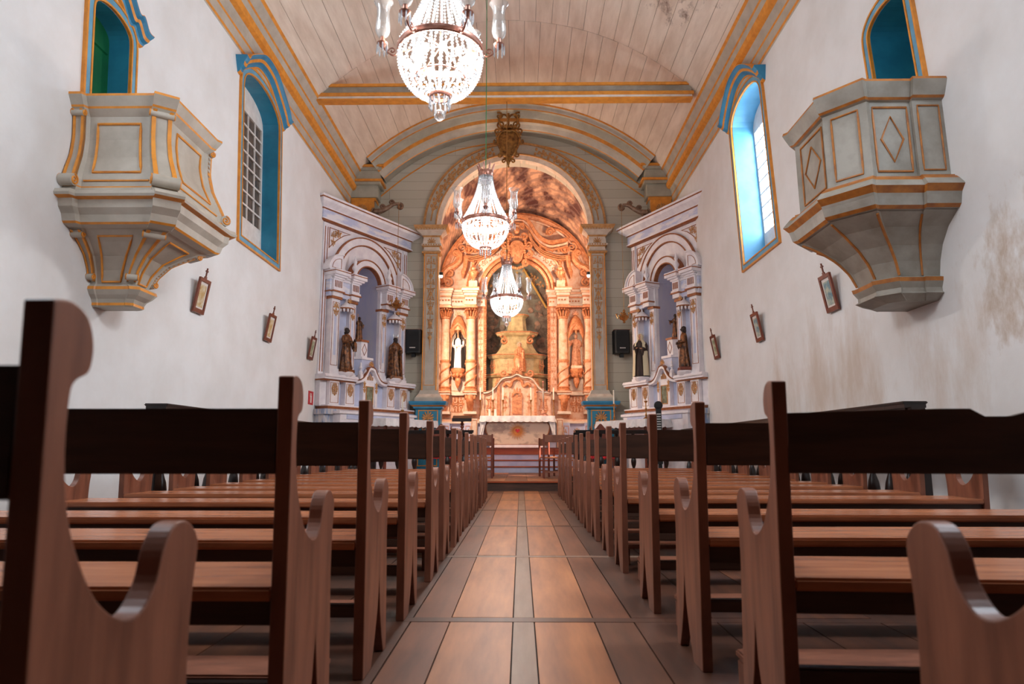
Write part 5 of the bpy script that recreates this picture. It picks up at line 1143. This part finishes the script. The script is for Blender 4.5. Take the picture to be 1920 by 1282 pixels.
for sx in (-1, 1):
    mb = MB()
    for k in range(9):
        a = rad(20 + k * 6.2); c0 = (sx * 1.36 * cos(a), ozs + 1.36 * sin(a)); ttube(mb, [(c0[0] + u, c0[1] + w) for u, w in spiral(0, 0, .07, k * 120, 1.1, 12)], .018, .06, n=5)
        mb.ball((sx * 1.44 * cos(a + .05), -.06, ozs + 1.44 * sin(a + .05)), .035, 1)
    mb.build('arch_carving', [M['gold']], HT)
    mb = MB()
    for k in range(52): mb.ball((sx * .97, -.10, 2.6 + k * .06), .034, 1)
    mb.build('bead_moulding', [M['gold']], HT)
# painting behind the opening
SKY = mat('altar_painting', (126, 122, 108), .6, col2=(78, 62, 44), scale=1.6, detail=10, contrast=(.38, .62))
mb = MB(); mb.box(-1.2, 1.2, .62, .68, 1.5, 7.1); mb.build('painting', [SKY], HT)
mb = MB()
R = random.Random(5)
for sx in (-1, 1):
    for k in range(120):
        x = sx * (1.0 - abs(R.gauss(0, .24))); z = R.uniform(3.9, 5.9); 
        if abs(x) < .35: continue
        mb.ball((x, .60 - R.uniform(0, .04), z), R.uniform(.06, .11), 2, R.choice((0, 0, 1)), (1, .15, 1))
o = mb.build('painted_cloud', [mat('painted_cloud_grey', (118, 102, 88), .8, col2=(80, 66, 56), scale=6), mat('painted_cloud_rose', (150, 116, 96), .8, col2=(96, 74, 62), scale=6)], HT); o['kind'] = 'stuff'
mb = MB()
for k in range(44): a = R.uniform(.15, 1.4); r = R.uniform(.62, .93); mb.add([(r * cos(a) + dx, .61, ozs + r * sin(a) + dz) for dx, dz in ((-.035, 0), (0, .045), (.035, 0), (0, -.045))] + [(r * cos(a), .595, ozs + r * sin(a))], [(0, 1, 4), (1, 2, 4), (2, 3, 4), (3, 0, 4)]); mb.add([(-r * cos(a) + dx, .61, ozs + r * sin(a) + dz) for dx, dz in ((-.035, 0), (0, .045), (.035, 0), (0, -.045))] + [(-r * cos(a), .595, ozs + r * sin(a))], [(0, 1, 4), (1, 2, 4), (2, 3, 4), (3, 0, 4)])
o = mb.build('painted_star', [M['gold_leaf']], HT); o['kind'] = 'stuff'
mb = MB(); mb.tube([(.22, .55, 6.6), (.95, .5, 5.3)], .035, n=6); mb.tube([(.0, .55, 5.2), (.0, .55, 6.5)], .04, n=6); mb.ball((0, .5, 6.15), .06, 2); mb.ball((0, .5, 5.95), .09, 2, sc=(.8, .6, 1.7)); mb.build('painted_cross', [mat('painted_ochre', (170, 130, 60), .6)], HT)
# throne of stacked stages
TH_ = [mat('throne_gilt_green', (206, 180, 132), .45, metal=.1, col2=(156, 138, 96), scale=5), M['gold'], M['peach']]
def octo(w, d): return [(-w, .55), (-w, .55 - d * .45), (-w * .62, .55 - d), (w * .62, .55 - d), (w, .55 - d * .45), (w, .55)]
mb = MB()
for prof in (((2.3, .90, .5), (3.02, .90, .5)), ((3.02, .97, .58), (3.07, 1.0, .62), (3.13, .98, .6)), ((3.13, .84, .46), (3.62, .84, .46)), ((3.62, .88, .5), (3.70, .92, .55), (3.76, .90, .52)), ((3.76, .70, .42), (3.85, .62, .40), (4.0, .52, .36), (4.15, .46, .33), (4.30, .50, .36), (4.36, .56, .40)), ((4.36, .62, .44), (4.42, .66, .48), (4.48, .64, .46)), ((4.48, .34, .3), (4.6, .30, .28), (4.95, .27, .26), (5.0, .34, .3), (5.06, .36, .32))):
    mb.loft([[(x, y, z) for x, y in octo(w, d)] for z, w, d in prof], 0)
mb.build('throne', TH_, HT)
mb = MB()
for z, w in ((3.1, 1.0), (3.73, .92), (4.45, .66), (5.03, .36)): P = octo(w + .005, .62 if w > .95 else (.55 if w > .8 else (.48 if w > .5 else .32))); mb.tube([(x, y, z) for x, y in P], .018, n=6, mi=0)
for x in (-.72, -.28, .28, .72): ornament(mb, x, 3.38, .26, .30, -.10 if abs(x) < .5 else -.22, 0, 3, 2)
for x in (-.55, .55): ornament(mb, x, 2.80, .26, .30, .0, 0, 3, 2)
for sx in (-1, 1): ttube(mb, [(sx * (.42 + u), 4.2 + w) for u, w in spiral(0, 0, .13, 90, 1.3)], .035, -.25); mb.ball((sx * .5, .25, 4.35), .06, 1)
mb.build('throne_carving', [M['gold']], HT)
# columns, flat pilasters, entablature, niches
def column(x, v=.20, r=.125):
    mb = MB(); prof = [(r * 1.35, 2.55), (r * 1.35, 2.60), (r * 1.1, 2.63), (r * 1.25, 2.67), (r, 2.70), (r * 1.02, 3.42), (r * 1.16, 3.45), (r * 1.16, 3.50), (r * .98, 3.52), (r * .88, 4.78), (r * 1.05, 4.80), (r * 1.05, 4.84), (r * .9, 4.86)]
    mb.lathe(prof, (x, -v, 0), 20, mis=[1, 1, 1, 1, 0, 1, 1, 1, 0, 1, 1, 1]); sh = mb.build('column', GL, HT, smooth=True)
    for q in range(2):
        mb = MB(); mb.tube([(x + (r + .012) * cos(t * 1.1 + q * pi), -v + (r + .012) * sin(t * 1.1 + q * pi), 2.72 + .68 * t / 6) for t in [i * 6 / 24 for i in range(25)]], .028, n=6); mb.build('twisted_garland', [M['gold']], HT, smooth=True)
    mb = MB()
    for k in range(12): a = k * pi / 6; mb.tube([(x + r * .9 * cos(a), -v + r * .9 * sin(a), 4.86), (x + r * 1.15 * cos(a), -v + r * 1.15 * sin(a), 4.98), (x + r * 1.45 * cos(a), -v + r * 1.45 * sin(a), 5.02)], .028, n=5); mb.ball((x + r * 1.1 * cos(a + .3), -v + r * 1.1 * sin(a + .3), 5.08), .035, 1)
    mb.box(x - r * 1.4, x + r * 1.4, -v - r * 1.4, -v + r * 1.4, 5.12, 5.17)
    mb.build('column_capital', [M['gold']], HT, smooth=True)
for sx in (-1, 1):
    column(sx * 1.42, .26, .15); column(sx * 2.20, .26, .14)
    mb = MB(); x = sx * 1.13; mb.box(x - .10, x + .10, -.10, .02, 2.55, 5.17, 0)
    for e in (-.10, .10): mb.box(x + e - .012, x + e + .012, -.12, -.08, 2.55, 5.17, 1)
    mb.build('flat_pilaster', GL, HT)
    mb = MB(); [ornament(mb, x, 2.85 + k * .42, .13, .36, .11, 0, k, 2) for k in range(6)]; mb.build('pilaster_carving', [M['gold']], HT)
    # niche
    mb = MB(); xn = sx * 1.81; P = [(xn + .24, 2.6)] + arc(xn, 4.55, .24, 0, 180, 12) + [(xn - .24, 2.6)]
    mb.bar(P, .05, .05, FR(.02), 1); mb.prism([(a, b) for a, b in P], lambda a, b, t: (a, -t, b), .01, .02, 2); mb.build('niche', GL, HT)
    mb = MB(); [mb.lathe([(.02, 4.40), (.26, 4.42), (.25, 4.52), (.16, 4.78), (.10, 4.86), (.05, 4.92), (.02, 5.02)], (xn, -.16, 0), 16, 0)]
    for q in range(7): a = rad(180 + q * 30); mb.tube([(xn + .25 * cos(a), -.16 + .2 * sin(a), 4.48), (xn + .27 * cos(a), -.16 + .22 * sin(a), 4.30)], [.05, .015], n=6)
    for s2 in (-1, 1): mb.tube([(xn, -.36, 4.62), (xn + s2 * .14, -.36, 4.48), (xn + s2 * .22, -.3, 4.2)], [.06, .07, .03], n=7)
    palmette(mb, xn, 4.92, .12, .26, 0, 7, 10, 170); mb.build('canopy', [M['gold']], HT, smooth=True)
    mb = MB(); mb.lathe([(.02, 2.66), (.06, 2.74), (.10, 2.88), (.08, 2.96), (.17, 3.10), (.22, 3.18), (.22, 3.24)], (xn, -.22, 0), 16)
    for q in range(5): a = rad(180 + q * 45); mb.ball((xn + .14 * cos(a), -.22 + .14 * sin(a), 3.05), .055, 1, 0, (1, 1, 1.4))
    mb.build('console', [M['gold']], HT, smooth=True)
    # entablature
    def ent(xa, xb, v):
        a, b = sorted((sx * xa, sx * xb)); mb = MB()
        for z0, z1, d, m in ((5.17, 5.22, .0, 1), (5.22, 5.26, .03, 2), (5.26, 5.46, -.02, 2), (5.46, 5.50, .03, 1), (5.50, 5.57, .06, 2), (5.57, 5.63, .12, 0), (5.63, 5.70, .18, 2), (5.70, 5.73, .20, 1)): mb.box(a - (d if d > 0 else 0) * .5, b + (d if d > 0 else 0) * .5, -v - d, .02, z0, z1, m)
        for q in range(int((b - a) / .09)): mb.ball((a + .05 + q * .09, -v - .02, 5.36), .030, 1, 1)
        mb.build('entablature', GL, HT)
    ent(1.0, 1.24, .14); ent(1.25, 1.60, .44); ent(1.60, 2.04, .20); ent(2.04, 2.42, .42)
    # pedestal zone
    mb = MB()
    for x, w, v in ((1.42, .20, .46), (2.22, .20, .46)):
        a = sx * x; mb.box(a - w, a + w, -v, 0, 2.44, 2.55, 2); mb.box(a - w - .02, a + w + .02, -v - .03, 0, 2.50, 2.53, 1); mb.box(a - w, a + w, -v, 0, 1.86, 1.94, 2); mb.box(a - w * .8, a + w * .8, -.2, 0, 1.94, 2.44, 0)
    mb.box(*sorted((sx * 1.58, sx * 2.04)), -.16, 0, 2.44, 2.54, 2); mb.box(*sorted((sx * 1.0, sx * 2.42)), -.06, 0, 1.7, 2.44, 0); mb.build('pedestal_band', GL, HT)
    mb = MB()
    for x in (1.42, 2.22):
        a = sx * x; mb.tube(smooth_pts([(a, -.42, 2.40), (a, -.44, 2.25), (a, -.34, 2.10), (a, -.25, 2.0), (a, -.24, 1.90)], 4), [.13 - .004 * i for i in range(17)], n=10)
        for q in (-1, 1): mb.ball((a + q * .1, -.42, 2.34), .07, 2); mb.ball((a + q * .07, -.38, 2.2), .05, 2); mb.tube([(a + q * .14 + 0 * u, -.38 + u, 2.36 + w) for u, w in spiral(0, 0, .08, 90, 1.4, 16)], .022, n=5)
        mb.ball((a, -.36, 2.08), .06, 2)
    mb.build('bracket_carving', [M['gold']], HT, smooth=True)
    mb = MB(); ornament(mb, sx * 1.81, 2.18, .34, .38, .07, 0, 2, 2); mb.bar([(sx * 1.62, 1.94), (sx * 2.0, 1.94), (sx * 2.0, 2.42), (sx * 1.62, 2.42)], .02, .015, FR(.06), 0, True); mb.build('panel_carving', [M['gold']], HT)
    # vases on the entablature, standing ornament, big side volutes, pediment
    mb = MB(); xv = sx * 1.36; mb.box(xv - .13, xv + .13, -.42, -.16, 5.73, 5.98, 0); mb.lathe([(.05, 5.98), (.045, 6.06), (.12, 6.16), (.15, 6.24), (.14, 6.30), (.08, 6.33), (.10, 6.40), (.05, 6.46), (.03, 6.52), (.06, 6.56), (.01, 6.66)], (xv, -.29, 0), 14, 1)
    for q in range(8): a = q * pi / 4; mb.ball((xv + .13 * cos(a), -.29 + .13 * sin(a), 6.26), .045, 1, 1)
    mb.build('vase', GL, HT, smooth=True)
    mb = MB(); P = smooth_pts([(2.28, 5.95), (2.34, 6.2), (2.18, 6.42), (1.98, 6.52), (1.82, 6.68), (1.80, 6.85), (1.90, 6.98)], 5); ttube(mb, [(sx * a, b) for a, b in P], .11, .16, 0, 8)
    for cx, cz, r, a0, t in ((2.16, 5.96, .17, 0, 1.6), (1.92, 6.90, .13, 270, -1.5), (2.1, 6.25, .10, 90, 1.2)): ttube(mb, [(sx * (cx + u), cz + w) for u, w in spiral(0, 0, r, a0, t)], .045, .22, 0, 7, .5)
    for k in range(8): mb.ball((sx * (2.26 - k * .055), -.22, 6.02 + .075 * k), .045, 1, 0, (1.4, .6, .7))
    mb.tube([(sx * 1.60, -.2, 6.80), (sx * 1.62, -.22, 6.45), (sx * 1.68, -.2, 6.30), (sx * 1.70, -.2, 6.1)], [.09, .07, .08, .02], n=8)
    mb.build('side_volute', [M['gold']], HT, smooth=True)
    for off, w_, m_, v in ((0, .13, 1, .20), (-.13, .10, 0, .12), (-.24, .06, 1, .18)):
        mb = MB(); P = smooth_pts([(0.0, 8.12), (.22, 8.08), (.42, 7.88), (.58, 7.60), (.78, 7.38), (1.05, 7.26), (1.35, 7.30), (1.60, 7.36)], 6); mb.bar([(sx * (a - off * .0), b + off) for a, b in P], w_, .10, FR(v), m_); mb.build('pediment_moulding', GL, HT)
    mb = MB(); P = smooth_pts([(.36, 7.60), (.52, 7.28), (.75, 7.02), (1.05, 6.88), (1.40, 6.80), (1.66, 6.84)], 6)
    for d in (0, -.06, -.12): mb.bar([(sx * a, b + d) for a, b in P], .045, .12, FR(.14), 1)
    for k in range(5): mb.tube([(sx * (.72 + k * .2), -.16, 7.22 - k * .02 - (.0)), (sx * (.72 + k * .2), -.18, 7.0 - k * .02)], [.05, .035], n=6, mi=1)
    for cx, cz, r, a0, t in ((1.05, 7.62, .15, 0, 1.7), (1.74, 7.10, .17, 90, -1.5), (1.52, 7.05, .13, 180, 1.3)): ttube(mb, [(sx * (cx + u), cz + w) for u, w in spiral(0, 0, r, a0, t)], .035, .16, 1, 7, .6)
    ttube(mb, smooth_pts([(sx * .9, 7.55), (sx * 1.15, 7.72), (sx * 1.45, 7.62), (sx * 1.66, 7.42)], 5), .035, .14, 1, 7)
    mb.build('pediment_scrolls', GL, HT, smooth=True)
# crest cartouche
mb = MB(); P = smooth_pts([(0, 6.58), (-.14, 6.66), (-.20, 6.86), (-.24, 7.06), (-.16, 7.24), (0, 7.30), (.16, 7.24), (.24, 7.06), (.20, 6.86), (.14, 6.66)], 4, True); mb.prism(P, lambda a, b, t: (a, -t, b), .1, .30); mb.add([(a * .7, -.31, 6.94 + (b - 6.94) * .7) for a, b in P] + [(0, -.38, 6.94)], [(i, (i + 1) % len(P), len(P)) for i in range(len(P))])
for sx in (-1, 1):
    for cx, cz, r, a0, t in ((.36, 7.16, .14, 200, 1.4), (.38, 6.86, .12, 90, -1.3), (.28, 6.56, .11, 90, 1.3), (.22, 7.46, .12, 250, 1.3), (.18, 7.76, .10, 60, 1.3)): ttube(mb, [(sx * (cx + u), cz + w) for u, w in spiral(0, 0, r, a0, t)], .045, .28, 0, 7, .5)
    for k in range(10): mb.ball((sx * (.26 + .02 * sin(k)), -.30, 6.6 + k * .075), .05, 1)
for k in range(-3, 4): mb.ball((k * .07, -.3, 7.42), .045, 1); mb.ball((k * .06, -.26, 6.46 - .02 * (3 - abs(k))), .05, 1)
mb.ball((0, -.3, 7.62), .09, 2, sc=(1, .8, 1.3)); mb.build('crest_cartouche', [M['gold']], HT, smooth=True)
# central ogee front with tabernacle
top = smooth_pts([(-1.02, 2.50), (-.86, 2.52), (-.66, 2.66), (-.50, 2.88), (-.36, 2.96), (-.18, 2.98), (0, 3.06), (.18, 2.98), (.36, 2.96), (.50, 2.88), (.66, 2.66), (.86, 2.52), (1.02, 2.50)], 4)
mb = MB(); mb.prism(top + [(1.02, 1.70), (-1.02, 1.70)], lambda a, b, t: (a, -t, b), .12, .30, 0); mb.bar(top, .07, .10, FR(.30), 2); mb.bar([(a, b + .045) for a, b in top], .02, .12, FR(.30), 1); mb.bar([(a * .98, b - .07) for a, b in top], .02, .05, FR(.30), 1)
for x in (-.56, .56): mb.box(x - .04, x + .04, -.36, -.3, 1.75, 2.75, 1)
mb.build('tabernacle_front', GL, HT)
mb = MB(); palmette(mb, 0, 3.10, .20, .38, 0, 9, 0, 180); 
for sx in (-1, 1):
    ttube(mb, [(sx * (.40 + u), 3.10 + w) for u, w in spiral(0, 0, .13, 180, 1.4)], .04, .34, 0, 7, .5); ornament(mb, sx * .80, 2.10, .26, .50, .31, 0, 8, 3); ttube(mb, smooth_pts([(0, 2.94), (sx * .14, 2.86), (sx * .20, 2.70), (sx * .32, 2.78), (sx * .42, 2.70)], 4), .045, .34, 0, 7)
    ornament(mb, sx * .36, 2.22, .12, .5, .31, 0, 8, 3)
ornament(mb, 0, 2.45, .30, .34, .31, 0, 4, 2); mb.build('tabernacle_carving', [M['gold']], HT, smooth=True)
mb = MB(); mb.bbox(-.15, .15, -.34, -.3, 1.86, 2.38); mb.bar(arc(0, 2.36, .15, 0, 180, 12), .05, .05, FR(.30), 0); mb.build('tabernacle_door', [M['gold']], HT)
# altar shelf and lower body
mb = MB()
for x0, x1, v in ((-2.42, -1.15, .30), (-1.15, 1.15, .62), (1.15, 2.42, .30)):
    for z0, z1, d, m in ((1.58, 1.64, .08, 2), (1.64, 1.70, .04, 0), (1.52, 1.58, .02, 4), (.86, 1.52, 0, 4)): mb.box(x0 - d * .3, x1 + d * .3, -v - d, 0, z0, z1, m)
for x in (-2.2, -1.4, 1.4, 2.2): mb.box(x - .18, x + .18, -.42, -.2, .86, 1.60, 4); mb.bar([(x - .14, .95), (x + .14, .95), (x + .14, 1.5), (x - .14, 1.5)], .02, .01, FR(.42), 1, True)
for sx in (-1, 1): mb.box(sx * 1.28 - .1, sx * 1.28 + .1, -.5, -.2, .86, 1.72, 2); mb.bar([(sx * 1.28 - .07, .9), (sx * 1.28 + .07, .9), (sx * 1.28 + .07, 1.68), (sx * 1.28 - .07, 1.68)], .02, .01, FR(.5), 1, True)
mb.build('altar_base', GL, HT)
mb = MB(); [ornament(mb, x, 1.25, .18, .40, .43, 0, 3, 2) for x in (-2.2, -1.4, 1.4, 2.2)]; [palmette(mb, x, 1.30, .13, .32, 0, 7, 0, 180) for x in (-1.8, 1.8)]; mb.build('base_carving', [M['gold_leaf']], HT)
# figures of the high altar
statue('white-robed figure in a black cloak in the left niche of the high altar', 1.12, M['cloth_w'], M['black'], M['skin'], (XC - 1.81, YR - .24, 3.25), 0, arms='down', cape=True, hood=M['black'], crook=False)
statue('carved peach and gilt figure with silver halo and staff, right niche of the high altar', 1.0, mat('rose_gilt_robe', (196, 138, 104), .5, col2=(150, 92, 60), scale=12), None, M['skin'], (XC + 1.81, YR - .24, 3.32), 0, halo=M['silver'], arms='out', crook=True, base=M['peach'])
statue('seated gilt mother figure holding a child in the middle of the high altar', .92, M['gold'], M['gold'], M['skin'], (XC + .08, YR - .12, 3.15), 0, halo=M['silver'], arms='down', child=True, cape=True, seated=True, hair=M['gold'])
# candlesticks and crucifix on the altar shelf
for i, (x, h) in enumerate(((-.98, .58), (-.60, .56), (-.20, .56), (.62, .56), (1.02, .58))):
    x -= .0; nm = ['outermost on the left', 'second from the left', 'third from the left', 'second from the right', 'outermost on the right'][i]
    candlestick('slender pale candlestick on the high altar shelf, %s' % nm, (XC + [-1.10, -.72, -.42, .42, 1.10][i], YR - .50, 1.70), .58, .36, 'brass', .8, 'candlesticks on the high altar shelf')
root = thing('standing_crucifix', 'bronze standing crucifix on the right side of the altar table', 'crucifix', (.66, 20.02, 1.765))
mb = MB(); mb.lathe([(.16, 0), (.15, .03), (.06, .09), (.05, .13), (.02, .18)], n=12); mb.tube([(0, 0, .15), (0, 0, .98)], .018, n=6); mb.tube([(-.16, 0, .72), (.16, 0, .72)], .018, n=6)
for x, z in ((-.18, .72), (.18, .72), (0, 1.0)): mb.ball((x, 0, z), .04, 2)
mb.build('cross', [M['copper']], root, smooth=True)
mb = MB(); mb.tube([(0, -.02, .42), (0, -.03, .55), (0, -.025, .70), (0, -.03, .76)], [.012, .024, .03, .018], n=8); mb.ball((0, -.03, .79), .024, 2)
for sx in (-1, 1): mb.tube([(0, -.025, .70), (sx * .07, -.022, .71), (sx * .13, -.022, .73)], .010, n=6)
mb.build('corpus', [M['silver']], root, smooth=True)
# ---------------------------------------------------------------- altar table
AX = -.09
root = thing('altar_table', 'marbled altar table with a red heart in a gold sunburst', 'altar table', (AX, 20.02, .86))
mb = MB(); mb.bbox(-1.05, 1.05, -.25, .25, .84, .90); mb.build('tabletop', [M['marble_b']], root)
MARB = mat('cream_marbling', (214, 186, 164), .4, col2=(178, 150, 134), scale=3.2, stretch=(1, 1, 1.6), contrast=(.5, .6), detail=12)
mb = MB(); P = smooth_pts([(-.86, .84), (-.84, .74), (-.92, .62), (-.90, .45), (-.80, .25), (-.72, .08)], 4) ; P = P + [(-a, b) for a, b in P[::-1]]; P += [(1.0, .0), (-1.0, .0)][::1] if False else []
mb.prism(P, lambda a, b, t: (a, -t, b), -.2, .19); mb.build('front_panel', [MARB], root)
mb = MB(); mb.bar(P, .035, .02, FR(.19), 0, True); mb.box(-.80, .80, -.22, .2, 0, .08, 1); mb.build('panel_edge', [M['rust'], M['lav']], root)
mb = MB()
for i in range(56): a = 2 * pi * i / 56; r = (.27, .20, .24)[i % 3]; ttube(mb, [(.05 * cos(a), .48 + .05 * sin(a)), (r * cos(a), .48 + r * sin(a))], .010, .195, 0, 5, .3)
mb.build('sunburst', [mat('pale_gold_rays', (222, 142, 66), .5)], root)
mb = MB(); H = [(.055 * (math.sin(t) ** 3) * 1.2, .485 + .0040 * (13 * cos(t) - 5 * cos(2 * t) - 2 * cos(3 * t) - cos(4 * t))) for t in [2 * pi * i / 30 for i in range(30)]]; mb.prism(H, lambda a, b, t: (a, -t, b), .19, .222); mb.build('heart', [M['red']], root)
c = cloth(('white scalloped lace cloth draped over the marbled altar table', ''), 2.12, .54, .904, (AX, 20.02, .86), 0, .16, 5, legs=False)
# side falls of the cloth
mb = MB()
for sx in (-1, 1):
    rings = []
    for j in range(7): z = -.1 - j * .10; rings.append([(sx * (1.085 - .012 * j + .014 * sin(q * 1.3 + j)), -.28 + q * .56 / 14, z - (.03 * abs(sin(q * pi / 2)) if j == 6 else 0)) for q in range(15)])
    mb.loft(rings, closed=False, cap=False)
    rings = [[(sx * (1.08 - t * (.20 - .13 * j / 6)), -.285 - .012 * sin(t * 9 + j), -.1 - j * .10 * (1 - .25 * t)) for t in [q / 6 for q in range(7)]] for j in range(7)]
    mb.loft(rings, closed=False, cap=False)
f_ = mb.build('side_fall', [M['cloth_w']], c, smooth=True)
for i, (x, h) in enumerate(((-.90, .19), (-.73, .19))):
    root = thing('pillar_candle', 'short white pillar candle on the altar cloth, %s of the pair' % ('left' if i == 0 else 'right'), 'candle', (x, 19.9, 1.77), 0, 'pair of pillar candles')
    mb = MB(); mb.lathe([(.035, 0), (.035, h), (.03, h + .005)], n=14); mb.build('wax', [M['wax']], root, smooth=True); mb = MB(); mb.tube([(0, 0, h), (0, 0, h + .025)], .003, n=4); mb.build('wick', [M['black']], root)
# visible spotlight housings
for nm, x in (('left', -2.225), ('right', 1.905)):
    root = thing('spotlight', 'small bright spotlight fixed inside the %s side of the chancel arch' % nm, 'spotlight', (x, 18.62, 5.62)); mb = MB(); mb.lathe([(.03, 0), (.05, .03), (.05, .10)], n=12); mb.build('housing', [M['speaker']], root); mb = MB(); mb.ball((0, 0, -.01), .045, 2); mb.build('lamp_bulb', [M['bulb']], root)
print('OBJECTS', len(bpy.data.objects), 'TOP', len([o for o in bpy.data.objects if not o.parent]))
